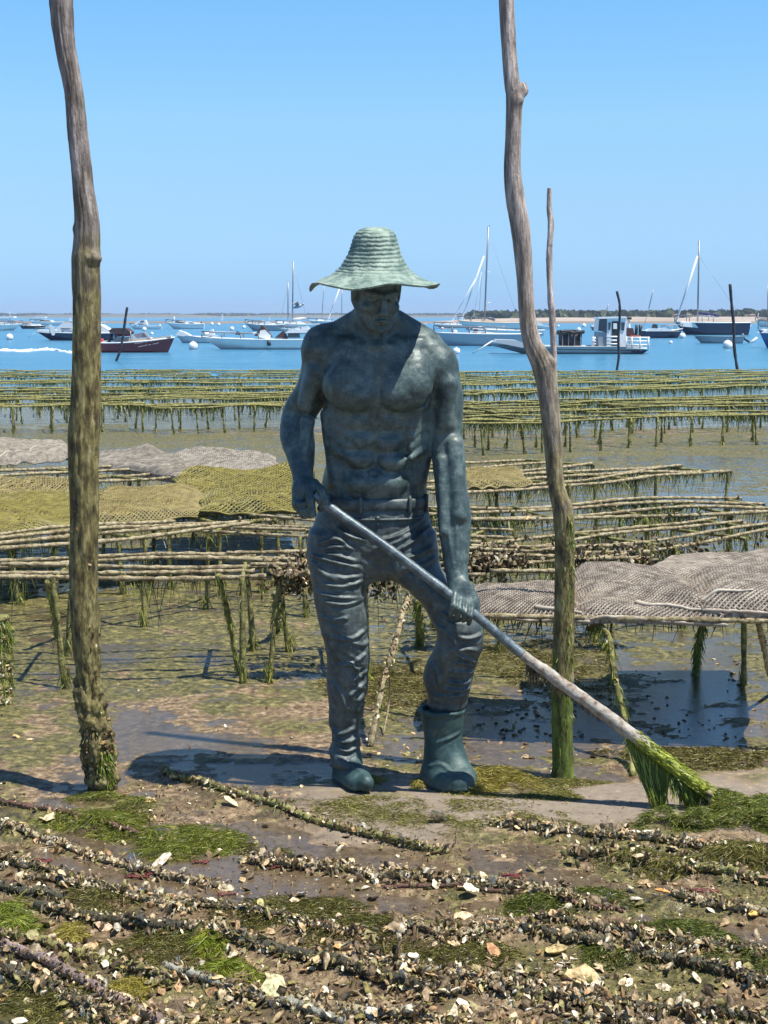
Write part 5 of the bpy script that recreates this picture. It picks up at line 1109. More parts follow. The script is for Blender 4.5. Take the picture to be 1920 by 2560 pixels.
# larger shells one can pick out
def big_shell(px, py, s2, label, colr_, R, seed, cat='oyster shell', group=None, name='oyster_shell', lift=.4, mesh=[]):
    g = Gd(px, py); z = gh(g[0], g[1])[0]; V_, F_ = SH[seed % len(SH)]
    mb = MB(); V2 = V_ @ R.T * s2; V2 = V2 + np.array([g[0], g[1], z - V2[:, 2].min() - s2 * .12]); mb.add(V2, F_, colr_)
    return tag(mb.build(name, M_SHELL, origin=(g[0], g[1], z)), label, cat, group)
SP = [(400, 2158, .032, 'flat white shell lying on wet mud left of centre', (.95, .88, .76)), (96, 2108, .024, 'peach-coloured shell standing on the mud at the left', (.85, .55, .32)), (60, 2078, .028, 'yellowish clam shell near the left edge below the pole', (.75, .58, .25)),
      (75, 1852, .022, 'round cream pebble-like shell alone on the wet mud left of the pole', (.80, .68, .42)), (38, 1843, .018, 'small ochre shell left of the round cream one', (.6, .48, .22)), (368, 2012, .030, 'ochre shell below the shaded pool left of the statue', (.8, .62, .32)),
      (575, 2020, .030, 'cream shell beside the weedy rod left of the boots', (.85, .75, .5)), (1650, 2462, .0, '', None), (170, 2555, .0, '', None), (258, 2322, .034, 'pink-striped shell beside the thick dark rod at the lower left', (.72, .5, .36)),
      (262, 2324, .0, '', None), (265, 2430, .026, 'white shell on the green rod in the lower left corner', (.9, .86, .76)), (1400, 2285, .0, '', None), (1235, 2395, .030, 'rust-orange shell near the bottom centre', (.55, .30, .14)),
      (690, 2520, .050, 'large rounded pale olive shell at the bottom centre left', (.62, .62, .36)), (1395, 2385, .040, 'hollow yellow-brown shell beside the dark rod at the lower right', (.62, .5, .26)), (1150, 2290, .028, 'ring-shaped cream shell right of centre in the foreground', (.8, .66, .42)),
      (845, 2380, .022, 'small amber shell right of the weed patch', (.8, .52, .22)), (1655, 2240, .030, 'bright orange shell right of the middle ridge', (.85, .45, .16)), (1720, 2258, .026, 'pale orange shell next to the bright orange one', (.85, .6, .34)),
      (1880, 2295, .024, 'yellow shell at the right edge', (.85, .62, .2)), (750, 2240, .026, 'white and rust shell below the statue boots', (.85, .8, .72)), (1000, 2548, .022, 'small white shell at the bottom edge right of centre', (.9, .88, .82)), (1620, 2122, .0, '', None),
      (128, 2055, .030, 'long cream shell in the mud before the left pole', (.82, .7, .46)), (660, 2030, .0, '', None)]
for k, (x, y, s2, lb, cc) in enumerate(SP):
    if s2: big_shell(x, y, s2, lb, cc, rot(RNG.normal(0, .3), RNG.normal(0, .3), RNG.uniform(0, 6.28)), k)
big_shell(1448, 2452, .046, 'big open oyster half-shell with a brown rim at the bottom right', (.66, .50, .26), rot(.75, .1, .1), 2)
big_shell(1092, 2060, .036, 'pale fan-shaped shell standing upright in front of the boots', (.92, .80, .55), rot(-.9, .5, .3), 1)
tag_objs = []
pxy = np.concatenate([rect(-60, 2050, 900, 2600, 120), rect(700, 2120, 1960, 2600, 130)])
for k, (x, y) in enumerate(pxy):
    w_ = ground_fields(np.array([x]), np.array([y])); 
    if w_[3][0] > .5: continue
    s2 = RNG.uniform(.013, .024); V_, F_ = SH[k % 6]; V2 = V_ @ rot(RNG.normal(0, .6), RNG.normal(0, .6), RNG.uniform(0, 6.28)).T * s2; ci = int(RNG.choice(10, p=PALEP))
    pxx = 960 + x / y * FPX; dy_ = 'at the bottom' if y < 3.72 else ('in the lower foreground' if y < 4.2 else 'in the upper foreground'); dx_ = ['far left', 'left', 'middle', 'right', 'far right'][int(np.searchsorted([384, 768, 1152, 1536], pxx))]
    mb = MB(); mb.add(V2 + [x, y, w_[0][0] + s2 * .25], F_, SHP[ci] * RNG.uniform(.75, 1.15)); tag(mb.build('oyster_shell', M_SHELL), '%s oyster shell %s, %s of the mud' % (['tan', 'cream', 'light brown', 'brown', 'dark brown', 'orange-brown', 'olive', 'white', 'blackish', 'olive-yellow'][ci], dy_, dx_), 'oyster shell', 'palm-sized oyster shells scattered over the foreground')

# red weed scraps
MRED = M('red_weed', [(.3, (.06, .010, .010)), (.7, (.17, .03, .022))], scale=40, rough=.5)
for x, y, L, lb in ((345, 2190, .07, 'crimson weed scrap on the mud left of centre'), (258, 2212, .05, 'rust-red weed scrap further left'), (705, 2166, .06, 'crimson weed strand below the statue boots'), (565, 2235, .05, 'reddish weed scrap beside a shell cluster'), (1285, 2187, .07, 'dark red weed strand on the shell ridge right of centre'), (1755, 2232, .10, 'long magenta weed strand at the right'), (505, 2155, .04, 'small red weed scrap near the green patch'), (8, 2208, .04, 'dark red weed scrap at the left edge'), (105, 2152, .05, 'maroon weed scrap near the left edge')):
    g = Gd(x, y); mb = MB()
    for q in range(5):
        a = path([[g[0] + L * (t - .5) + RNG.normal(0, .004), g[1] + RNG.normal(0, .008), 0] for t in (0, .33, .66, 1)], 14); a[:, 2] = gh(a[:, 0], a[:, 1]) + .006; mb.tube(a, .0022 * (1 + .4 * vn(np.arange(14), q, 0, 2)), 5)
    tag(mb.build('red_weed', MRED), lb, 'seaweed')
# green weed mats and tufts
def mat_weed(label, polys, n_, L, cb, ca, hump=.02, w=.0011, dr0=None, up=.07, droop=.25):
    cb = tuple(np.array(cb) * [1.2, .95, 1.0]); ca = tuple(np.array(ca) * [1.1, .95, 1.1]); n_ = int(n_ * 1.5); L = (L[0] * .5, L[1] * .85)
    mb = MB(); xy = []
    for (cx, cy, rx, ry, f) in polys:
        c0 = Gd(cx, cy); ax = rx / ppm(c0[1]); y0 = Gd(cx, cy + ry)[1]; y1 = Gd(cx, cy - ry)[1]; m = int(n_ * f); a = RNG.uniform(0, 2 * pi, m); r_ = RNG.uniform(0, 1, m) ** .62 * 1.15 * (1 + .25 * np.sin(3 * a + cx))
        xy.append(np.stack([c0[0] + ax * r_ * np.cos(a), (y0 + y1) / 2 + (y1 - y0) / 2 * r_ * np.sin(a), hump * np.clip(1 - r_ ** 2, 0, 1)], -1))
    xy = np.concatenate(xy); xy = xy[RNG.random(len(xy)) < .55 + 1.1 * fbm(xy[:, 0] * 11, xy[:, 1] * 13, cx, 3, 44)]; m = len(xy); z = gh(xy[:, 0], xy[:, 1]) + xy[:, 2] * (1 + .5 * fbm(xy[:, 0] * 18, xy[:, 1] * 18, 0, 2, 3)) + .003
    a = RNG.uniform(0, 2 * pi, m) if dr0 is None else RNG.normal(dr0, .6, m); d = np.stack([np.cos(a), np.sin(a), RNG.uniform(0, up, m)], -1)
    strand_mb(mb, np.column_stack([xy[:, :2], z]), RNG.uniform(*L, m), w, d, gcol(m, cb, .45, ca, .35), droop=droop, nseg=4, curl=.9, flatz=.15)
    return tag(mb.build('seaweed', M_WEED, smooth=False), label, 'seaweed', kind='stuff')
mat_weed('bright green weed mat on the mud left of centre', [(420, 2090, 140, 26, .5), (520, 2105, 90, 22, .3), (250, 2060, 120, 26, .35), (440, 2130, 120, 14, .15)], 9000, (.02, .06), (.13, .20, .02), (.30, .36, .05), .022)
mat_weed('bright green weed clump at the left edge', [(10, 2300, 70, 40, 1), (40, 2320, 50, 30, .5)], 1700, (.03, .07), (.15, .26, .02), (.34, .42, .05), .03)
mat_weed('yellow-green weed tangle around the right boot', [(1220, 1955, 95, 20, 1), (1170, 1972, 60, 14, .5), (1290, 1968, 60, 14, .3)], 4200, (.03, .07), (.26, .28, .04), (.45, .44, .10), .045, w=.0012)
mat_weed('small weed tufts at the toe of the left boot', [(930, 1955, 26, 10, 1), (1045, 1968, 16, 9, .5)], 700, (.015, .03), (.26, .28, .04), (.45, .44, .10), .02)
mat_weed('large heap of green weed under the rake end', [(1830, 2028, 70, 34, 1), (1910, 2050, 90, 28, .7), (1870, 2070, 110, 14, .3), (1650, 2066, 60, 12, .2), (1740, 2068, 50, 10, .15)], 9000, (.012, .045), (.12, .20, .025), (.32, .38, .07), .06)
mat_weed('lime-green weed patch in the lower left foreground', [(520, 2360, 46, 30, 1), (560, 2430, 60, 16, .6), (600, 2440, 50, 18, .5)], 1700, (.02, .055), (.18, .30, .02), (.40, .46, .05), .02)
mat_weed('yellow-green weed shreds near the bottom left', [(320, 2480, 60, 22, 1), (180, 2330, 40, 20, .5)], 1600, (.015, .04), (.26, .28, .04), (.45, .45, .08), .015)
mat_weed('olive weed ridge along the right edge of the foreground', [(1860, 2150, 120, 18, 1), (1730, 2180, 130, 16, .7), (1600, 2168, 90, 10, .4)], 6500, (.02, .05), (.14, .17, .03), (.36, .38, .10), .035)
mat_weed('dark green weed tufts in the right foreground', [(1690, 2330, 90, 30, .7), (1760, 2345, 60, 22, .6), (1480, 2250, 110, 26, .5), (1560, 2400, 110, 22, .5), (1850, 2400, 90, 40, .5), (1340, 2270, 80, 24, .3)], 6000, (.012, .045), (.07, .12, .015), (.22, .28, .04), .02)
mat_weed('olive weed tufts scattered over the middle foreground', [(700, 2290, 150, 40, .6), (900, 2330, 160, 40, .6), (1100, 2400, 160, 40, .6), (650, 2120, 60, 12, .2), (820, 2260, 80, 14, .2), (250, 2250, 150, 30, .4), (400, 2370, 150, 40, .4), (150, 2520, 160, 40, .5)], 9000, (.012, .04), (.09, .11, .02), (.25, .27, .06), .014)
mat_weed('thin green algae skin on the sand before the statue', [(1000, 2020, 260, 22, .8), (1330, 1990, 120, 12, .4), (1280, 2050, 160, 16, .5), (1100, 2060, 240, 22, .4), (1420, 1960, 90, 10, .3)], 7000, (.012, .035), (.15, .18, .03), (.33, .35, .09), .004, up=.06)
mat_weed('short green weed fringe round the foot of the left pole', [(245, 2000, 70, 16, 1), (340, 2020, 60, 14, .4)], 1800, (.02, .05), (.12, .18, .02), (.28, .32, .05), .02)
mat_weed('scattered algae tufts on the mud behind the statue', [(1740, 1890, 200, 26, .35), (1350, 1660, 200, 60, .6), (960, 1720, 120, 60, .4)], 14000, (.012, .04), (.11, .12, .022), (.28, .28, .08), .006, w=.002, up=.15)
mb = MB(); xy = np.concatenate([rect(880, 1740, 1500, 1930, 300), rect(1240, 1640, 1960, 1850, 160)]); xy = xy[RNG.random(len(xy)) < .5 + 1.2 * fbm(xy[:, 0] * 6, xy[:, 1] * 6, 4, 2, 3)]; add_shells(mb, xy, (.006, .018), DARKP, lift=.05, tilt=.3)
tag(mb.build('mud_clods', M_SHELL), 'dark muddy shell clods in the shaded pool behind the statue', 'mud clods', kind='stuff')
# ================================================================ boats at their moorings
GELWHITE = flat('gelcoat_white', (.86, .86, .84), .25, coat=.4); GREYW = flat('aluminium_paint', (.50, .52, .53), .4); NAVY = flat('navy_paint', (.012, .02, .07), .25, coat=.5)
MAROON = flat('maroon_paint', (.17, .012, .022), .35, coat=.3); REDP = flat('red_paint', (.55, .02, .03), .4); GLASS = flat('tinted_glass', (.03, .05, .07), .08, coat=.6); BLACK = flat('black_rubber', (.02, .02, .022), .5)
TARP = flat('white_tarp', (.78, .78, .78), .8); BROWNC = flat('brown_canvas', (.06, .035, .04), .85); BLUEC = flat('blue_canvas', (.015, .02, .10), .8); ALU = flat('mast_alloy', (.22, .23, .25), .35, metal=.3); WOODT = flat('varnished_wood', (.30, .14, .06), .4)
CREAM = flat('cream_deck', (.62, .52, .42), .6); ROPEW = flat('white_line', (.75, .75, .75), .7); GREYP = flat('grey_paint', (.33, .35, .38), .4); BLUEP = flat('blue_paint', (.03, .12, .35), .3, coat=.4); STRIPE = flat('antifouling', (.02, .03, .09), .6)
class Boat:
    def __init__(s, name, label, cat, x0, x1, wl, fb, bow, hull=GELWHITE, beam=.34, rake=.12, deck=GELWHITE, sheer=.25, group='boats lying at moorings off the oyster beds', yaw=0.0, stripe=True, stern=.85, open_=False, drop=.0):
        s.Y = (CAM - SEA) / -ray(960, wl)[1]; s.x0, s.x1, s.wl = x0, x1, wl; s.bow = bow
        a = P(x0, wl, s.Y)[0]; b_ = P(x1, wl, s.Y)[0]; s.L = b_ - a; s.k = s.L / (x1 - x0); s.B = s.L * beam / 2; s.fb = fb * s.k
        s.t = thing(name, ((a + b_) / 2, s.Y, SEA), label, cat, group); sg = 1 if bow == 'R' else -1; cx = (a + b_) / 2; s.sg = sg; s.cx = cx
        tt = np.linspace(0, 1, 15); bw = np.interp(tt, [0, .25, .5, .7, .85, .95, 1], [stern, .97, 1, .92, .66, .32, .03]); zs = s.fb * (1 - sheer * .6 + sheer * (np.abs(tt - .35) / .65) ** 2)
        s.zs = lambda q: s.fb * (1 - sheer * .6 + sheer * (abs(q - .35) / .65) ** 2)
        ring = []
        for yy_, zz_, bx in ((-1, 1, 1), (-.97, .6, .6), (-.88, .25, .25), (-.74, 0, 0), (-.4, -.3, -.3), (0, -.36, -.36), (.4, -.3, -.3), (.74, 0, 0), (.88, .25, .25), (.97, .6, .6), (1, 1, 1)):
            xl = (tt - .5) * s.L * (1 - rake) + (-.5 * rake) * s.L + (tt ** 3) * max(bx, -.2) * rake * s.L
            xl = xl + (1 - tt) ** 3 * (1 - max(bx, 0)) * .02 * s.L
            flare = bw * s.B * yy_ * (1 - .35 * (tt > .7) * (1 - max(bx, 0)) * (tt - .7) / .3)
            ring.append(np.stack([cx + sg * xl, s.Y + flare, SEA + np.where(zz_ >= 0, zs * zz_, s.fb * zz_)], -1))
        R = np.stack(ring, 1); mb = MB(); mb.grid(R, flip=sg > 0); mb.add(R[0], [list(range(11))]); mb.build('hull', hull, s.t)
        s.R = R; s.tt = tt
        lo = .35 * s.fb if open_ else 0; mb = MB(); w_ = np.linspace(-1, 1, 7)[None, :, None]; mid = (R[:, 0] + R[:, 10]) / 2; half = (R[:, 10] - R[:, 0]) / 2
        dk = mid[:, None] + half[:, None] * w_ * .9; dk[..., 2] += (.06 * s.B * (1 - w_[..., 0] ** 2)) - lo - .01
        mb.grid(dk, flip=sg < 0); mb.build('deck', deck, s.t)
        mb = MB(); 
        for e in (0, 10): mb.tube(R[:, e], max(.02, .05 * s.fb), 6)
        mb.tube(R[0][[0, 5, 10]] * [1, 1, 0] + [0, 0, R[0, 0, 2]], max(.02, .05 * s.fb), 6); mb.build('gunwale', deck if hull is not MAROON else ROPEW, s.t)
        if stripe:
            mb = MB(); q = R[:, 3].copy(); q[:, 1] -= .012; q2 = q.copy(); q2[:, 2] += .09 * s.fb; q2[:, 1] -= .02 * s.B; q[:, 2] -= .05
            mb.grid(np.stack([q, q2], 1), flip=sg > 0); mb.build('waterline_stripe', STRIPE, s.t)
        if x1 - x0 > 60 and not open_ and 'wooden' not in name and 'barge' not in name:
            mb = MB(); hgt = max(.28, .55 * s.fb)
            for e in (0, 10):
                q = R[8:15, e] * 1.0; q[:, 1] += (s.Y - q[:, 1]) * .12; q[:, 2] += hgt; mb.tube(q, .022 + .0002 * s.Y, 5)
                for w_i in (8, 10, 12, 14): mb.tube([R[w_i, e] * [1, 1, 1], q[w_i - 8]], .018 + .00015 * s.Y, 4)
            mb.build('bow_rail', ALU, s.t)
    def p(s, px, py, dy=0.0): return P(px, py, s.Y + dy)
    def slab(s, name, mat, poly, dy0, dy1, parent=None, bev=.9):      # a solid traced in elevation with real width across the boat
        poly = np.array(poly, float); n_ = len(poly); c = poly.mean(0)
        F_ = [P(x, y, s.Y) + [0, dy0, 0] for x, y in poly]; K_ = [P(x, y, s.Y) + [0, dy1, 0] for x, y in poly]; mid = np.array(F_)
        c3 = np.array([P(*c, s.Y)[0], 0, P(*c, s.Y)[2]]); F2 = [(np.array(f) - c3) * [bev, 1, 1] + c3 if f[2] > c3[2] else f for f in F_]; K2 = [(np.array(f) - c3) * [bev, 1, 1] + c3 if f[2] > c3[2] else f for f in K_]
        M0 = [np.array(f) * [1, 0, 1] + [0, s.Y + dy0 * .8, 0] for f in F_]; 
        V_ = np.array(F2 + K2); mb = MB(); mb.add(V_, [list(range(n_))]); mb.F.append(np.array([list(range(2 * n_ - 1, n_ - 1, -1))]))
        mb.F.append(np.array([[k, n_ + k, n_ + (k + 1) % n_, (k + 1) % n_] for k in range(n_)])); return mb.build(name, mat, parent or s.t, smooth=False)
    def bar(s, name, mat, pts, r, parent=None, seg=6):
        mb = MB(); mb.tube([P(x, y, s.Y + d) for x, y, d in pts], r, seg); return mb.build(name, mat, parent or s.t)
    def motor(s, px, py, h, mat=BLACK):
        k = s.k; c = s.p(px, py); o = MB(); o.ell(c, (h * k * .32, h * k * .28, h * k * .36)); o.box(c - [0, 0, h * k * .7], (h * k * .22, h * k * .2, h * k * 1.1)); o.build('outboard_motor', mat, s.t)
    def mast(s, base, top, r=.05, stays=(), boom=None, boommat=None, mat=ALU):
        m = s.bar('mast', mat, [(*base, 0), (*top, 0)], r)
        for (a, b_, rr, mt) in stays: s.bar('stay', mt, [(*a, 0), (*b_, 0)], rr)
        if boom:
            s.bar('boom', mat, [(*boom[0], 0), (*boom[1], 0)], r * .8)
            mb = MB(); a, b_ = s.p(*boom[0]), s.p(*boom[1]); q = np.linspace(a, b_, 12); q[:, 2] += .14 + .03 * vn(np.arange(12) * .8, 0, 0, 3); mb.tube(q, .16 * np.sin(np.linspace(.25, 2.9, 12)) + .03, 8); mb.build('sail_cover', boommat or BLUEC, s.t)
        return m
# left group
b = Boat('motorboat', 'white motorboat cut by the left edge with a low hull and radar arch', 'motorboat', -60, 57, 826, 15, 'R', hull=GELWHITE, rake=.2); b.slab('cabin', GELWHITE, [(-30, 808), (-24, 797), (18, 797), (30, 812)], -.8, .8); b.slab('hardtop', GELWHITE, [(-40, 795), (-40, 792), (40, 791), (40, 794)], -.9, .9); b.bar('arch', ALU, [(20, 808, -.7), (27, 793, -.7)], .04); b.bar('aerial', ROPEW, [(27, 792, 0), (24, 779, 0)], .03)
b = Boat('motorboat', 'small white boat with a black outboard behind the left buoy', 'motorboat', 48, 112, 822, 9, 'L', hull=BLACK); b.motor(52, 810, 7); b.slab('cabin', GELWHITE, [(58, 815), (64, 808), (100, 810), (106, 816)], -.5, .5)
b = Boat('motorboat', 'white cabin cruiser with a sun roof, farthest at the left', 'motorboat', 75, 160, 813, 9, 'L', hull=GELWHITE); b.slab('cabin', GELWHITE, [(92, 805), (98, 799), (130, 800), (140, 807)], -.9, .9); b.slab('hardtop', GELWHITE, [(88, 794), (90, 792), (116, 792), (116, 794.5)], -.9, .9); b.slab('window', GLASS, [(100, 803), (102, 800.5), (126, 801), (130, 804)], -.93, -.88); b.motor(157, 806, 5); b.bar('post', ALU, [(98, 800, 0), (98, 794, 0)], .04)
b = Boat('motorboat', 'navy-hulled boat under a big white tarpaulin, partly behind the left pole', 'motorboat', 93, 300, 851, 20, 'L', hull=NAVY, rake=.16, sheer=.15)
b.slab('tarpaulin', TARP, [(140, 826), (156, 807), (225, 806), (262, 812), (290, 832), (205, 840)], -1.0, 1.0); b.slab('tarpaulin_flap', TARP, [(94, 829), (96, 824), (135, 826), (140, 835)], -.75, .75); b.slab('tarpaulin_lappet', TARP, [(127, 812), (133, 811), (147, 826), (142, 838), (136, 838)], -1.06, -1.0); b.bar('mooring_rope', ROPEW, [(92, 828, 0), (70, 846, 0)], .02); b.bar('rail', ALU, [(84, 826, 0), (88, 820, 0), (120, 819, 0)], .02)
# red boat
b = Boat('wooden_boat', 'dark red wooden boat with a canvas awning and white lettering at its bow', 'boat', 196, 437, 881, 32, 'R', hull=MAROON, beam=.30, rake=.07, sheer=.42, deck=CREAM, stripe=False)
b.slab('engine_box', REDP, [(236, 865), (240, 846), (259, 847), (256, 865)], -.6, .3); b.slab('awning', BROWNC, [(277, 826), (286, 820), (318, 820), (331, 830), (328, 836), (280, 832)], -.75, .75, bev=1)
for x in (284, 326): b.bar('awning_post', ALU, [(x, 828, -.7), (x + 2, 862, -.7)], .03); b.bar('awning_post', ALU, [(x, 828, .7), (x + 2, 862, .7)], .03)
b.slab('windscreen_frame', CREAM, [(330, 850), (342, 847), (376, 843), (384, 846), (378, 850), (338, 853)], -.6, .6); fr = b.slab('windscreen_side', CREAM, [(329, 838), (334, 836), (345, 850), (338, 853)], -.62, -.55); b.slab('windscreen', flat('screen_pane', (.30, .24, .26), .15, coat=.5), [(335, 836), (363, 831), (372, 842), (346, 845)], -.55, -.52); b.slab('windscreen_side', CREAM, [(361, 830), (366, 829), (381, 845), (376, 847)], -.62, -.55)
b.bar('tiller_frame', BLACK, [(280, 834, -.2), (272, 858, -.2)], .07); b.slab('thwart', GELWHITE, [(258, 862), (262, 852), (272, 850), (274, 862)], -.6, .4); b.slab('seat_cushion', flat('red_cushion', (.35, .03, .04), .8), [(290, 841), (292, 834), (326, 833), (326, 840)], .1, .5); b.slab('bench', GREYP, [(288, 858), (290, 843), (326, 842), (328, 856)], -.3, .5); b.slab('foredeck', CREAM, [(340, 853), (380, 846), (433, 838), (434, 842), (345, 857)], -.35, .35)
# two rows of hand-painted letters, too small to read: strokes of the size and slant of the originals
mb = MB()
for row, (xa, ya, xb, yb_, nn_) in enumerate([(337, 860.5, 408, 848.5, 19), (346, 868, 397, 858.5, 14)]):
    for q in range(nn_):
        if q in (6, 9, 14): continue
        x = xa + (xb - xa) * q / nn_; y = ya + (yb_ - ya) * q / nn_; tfrac = (x - 196) / 241; off = -b.B * np.interp(tfrac, [0, .25, .5, .7, .85, .95, 1], [.85, .97, 1, .92, .66, .32, .03]) * .985 - .02; hgt = (2.6, 1.3, 2.0, 1.3)[(q * 7 + row) % 4]
        mb.tube([P(x, y, b.Y + off), P(x + .8, y - hgt, b.Y + off)], .014, 4); mb.tube([P(x + .8, y - hgt, b.Y + off), P(x + 2.0, y - hgt + .6, b.Y + off), P(x + 1.4, y - .2, b.Y + off)], .011, 4)
mb.build('painted_lettering', GREYW, b.t)
b = Boat('motorboat', 'small white boat with a wheelhouse and dark outboard above the red boat', 'motorboat', 325, 405, 823, 9, 'L', stripe=False); b.slab('wheelhouse', GELWHITE, [(336, 812), (340, 806), (352, 800), (366, 800), (370, 812)], -.7, .7); b.slab('window', GLASS, [(351, 805), (354, 801.5), (362, 801.5), (362, 804.5)], -.75, -.69); b.motor(394, 815, 6); b.motor(400, 812, 5, GELWHITE)
b = Boat('motorboat', 'white motorboat with a dark side window between the red boat and the inflatable', 'motorboat', 415, 512, 822, 14, 'L', rake=.2); b.slab('cabin', GELWHITE, [(428, 808), (434, 801), (470, 803), (500, 807), (506, 812)], -.8, .8); b.slab('window', GLASS, [(438, 806), (441, 803.5), (462, 805.5), (462, 808)], -.84, -.79); b.slab('window', GLASS, [(472, 808), (474, 806), (486, 807), (486, 809.5)], -.84, -.79); b.bar('light_mast', ROPEW, [(436, 801, 0), (435, 792, 0)], .12); b.motor(503, 806, 6)
b = Boat('dinghy', 'pale inflatable dinghy with its nose lifted beside a white buoy', 'dinghy', 441, 545, 857, 18, 'L', hull=flat('hypalon', (.62, .63, .66), .5), rake=.14, beam=.42, open_=True); 
b.slab('bow_cover', TARP, [(441, 838), (448, 826), (462, 830), (478, 838), (470, 842)], -.5, .5); b.motor(536, 846, 6); b.bar('mooring_rope', ROPEW, [(541, 856, 0), (520, 872, 0), (500, 873, 0)], .03); b.bar('grab_line', ROPEW, [(462, 838, -.85), (500, 843, -.98), (536, 845, -.9)], .03)
b = Boat('motorboat', 'large white open boat with two pointed brown canvas covers left of the statue', 'motorboat', 505, 800, 873, 27, 'L', hull=GELWHITE, rake=.16, beam=.3, sheer=.18)
b.slab('canvas_cover', BROWNC, [(637, 840), (655, 813), (658, 813), (681, 842), (660, 840)], -.6, .6, bev=.3); b.slab('console', GELWHITE, [(649, 842), (651, 826), (664, 824), (678, 838), (678, 850)], -.66, -.1); b.slab('canvas_cover', BROWNC, [(688, 844), (711, 826), (716, 828), (719, 846)], -.5, .5, bev=.4); b.slab('cabin_roof', GELWHITE, [(714, 832), (720, 825), (770, 822), (790, 826), (790, 832)], -.8, .8); b.slab('window', GLASS, [(719, 844), (721, 833), (752, 832), (752, 844)], -.78, -.72)
b.bar('fender', BLACK, [(671, 852, -1.12), (673, 864, -1.15)], .13); b.bar('bowsprit', GELWHITE, [(504, 834, 0), (530, 837, 0)], .13); b.slab('anchor_locker', GELWHITE, [(522, 838), (525, 825), (533, 822), (538, 838)], -.2, .2); b.slab('rope_coil', BLACK, [(588, 836), (592, 828), (602, 832), (604, 838)], -.2, .2)
# cluster behind it, up to the statue shoulder
b = Boat('motorboat', 'white cruiser with a blue-grey underside in the cluster left of the statue', 'motorboat', 613, 712, 827, 17, 'L', hull=GREYP, rake=.2); b.slab('cabin', GELWHITE, [(640, 812), (655, 806), (668, 804), (690, 812), (700, 820)], -.9, .9)
b = Boat('sailing_boat', 'white sailing boat with the tallest mast in the cluster left of the statue', 'sailing boat', 690, 800, 821, 12, 'L'); b.slab('cabin', GELWHITE, [(712, 812), (720, 804), (750, 802), (765, 810)], -.8, .8); b.mast((731, 812), (733, 652), .12, [((733, 660), (770, 812), .02, ALU)], boom=((731, 800), (765, 797)), boommat=TARP)
b = Boat('sailing_boat', 'low white sailing boat behind, with a thin slightly shorter mast', 'sailing boat', 620, 735, 815, 7, 'L'); b.mast((720, 810), (720, 706), .13, [((720, 710), (698, 810), .025, ALU)]); b.slab('cabin', GELWHITE, [(690, 808), (695, 803), (730, 803), (736, 808)], -.8, .8)
b = Boat('motorboat', 'white motorboat with a raised bow rail close to the statue shoulder', 'motorboat', 700, 805, 834, 12, 'L', rake=.2); b.slab('cabin', GELWHITE, [(722, 824), (732, 820), (770, 815), (780, 824)], -.8, .8); b.bar('rail', ALU, [(702, 818, 0), (706, 812, 0), (740, 811, 0)], .02)
b = Boat('sailing_boat', 'sailing boat half hidden by the statue shoulder, its furled sail slanting', 'sailing boat', 770, 900, 812, 10, 'L'); b.mast((854, 806), (855, 722), .10, [((850, 718), (820, 800), .16, TARP)]); b.bar('mast', ALU, [(804, 806, .5), (810, 713, .5)], .09); b.slab('cabin', GELWHITE, [(790, 804), (796, 797), (812, 800), (816, 805)], -.8, .8)
# right of the statue
b = Boat('motorboat', 'small white motorboat just right of the statue neck', 'motorboat', 1024, 1068, 818, 9, 'L'); b.slab('cabin', GELWHITE, [(1030, 810), (1034, 803), (1048, 806), (1058, 811)], -.6, .6); b.motor(1066, 812, 5)
b = Boat('sailing_boat', 'white sailing boat with a furled white sail slanting left of the tallest mast', 'sailing boat', 1085, 1205, 820, 9, 'L'); b.slab('cabin', GELWHITE, [(1112, 811), (1122, 802), (1140, 806), (1150, 812)], -.8, .8); b.mast((1196, 812), (1208, 628), .03, [((1193, 690), (1130, 803), .09, TARP), ((1210, 640), (1153, 802), .14, TARP), ((1204, 680), (1184, 790), .04, ROPEW)])
b = Boat('sailing_boat', 'cream-decked yacht with the tallest dark mast behind the crooked pole', 'sailing boat', 1145, 1330, 824, 20, 'L', hull=GELWHITE, deck=CREAM); b.slab('cabin', CREAM, [(1185, 808), (1205, 801), (1255, 803), (1280, 812)], -.9, .9); b.slab('boot_top', WOODT, [(1200, 814), (1200, 812), (1300, 815), (1300, 818)], -1.02, -1.0)
b.mast((1211, 805), (1221, 566), .13, [((1219, 575), (1300, 812), .015, ALU)], boom=((1212, 795), (1238, 801)), boommat=BLUEC); b.bar('spreader', ROPEW, [(1210, 681, 0), (1226, 680, 0)], .05); b.bar('spreader', ROPEW, [(1210, 759, 0), (1226, 756, 0)], .05); b.bar('masthead', BLACK, [(1220, 567, 0), (1224, 564, 0)], .06)
b = Boat('motorboat', 'low white boat with a dark outboard between the yacht and the crooked pole', 'motorboat', 1180, 1360, 838, 14, 'L'); b.motor(1290, 824, 9); b.slab('cabin', GELWHITE, [(1200, 827), (1210, 820), (1290, 824), (1290, 830)], -.7, .7)
b = Boat('sloop', 'long white sloop hull with cockpit gear in front of the yachts', 'sailing boat', 1084, 1350, 864, 31, 'L', hull=flat('grey_white_hull', (.42, .45, .50), .3, coat=.3), rake=.13, beam=.26, sheer=.12, deck=GELWHITE)
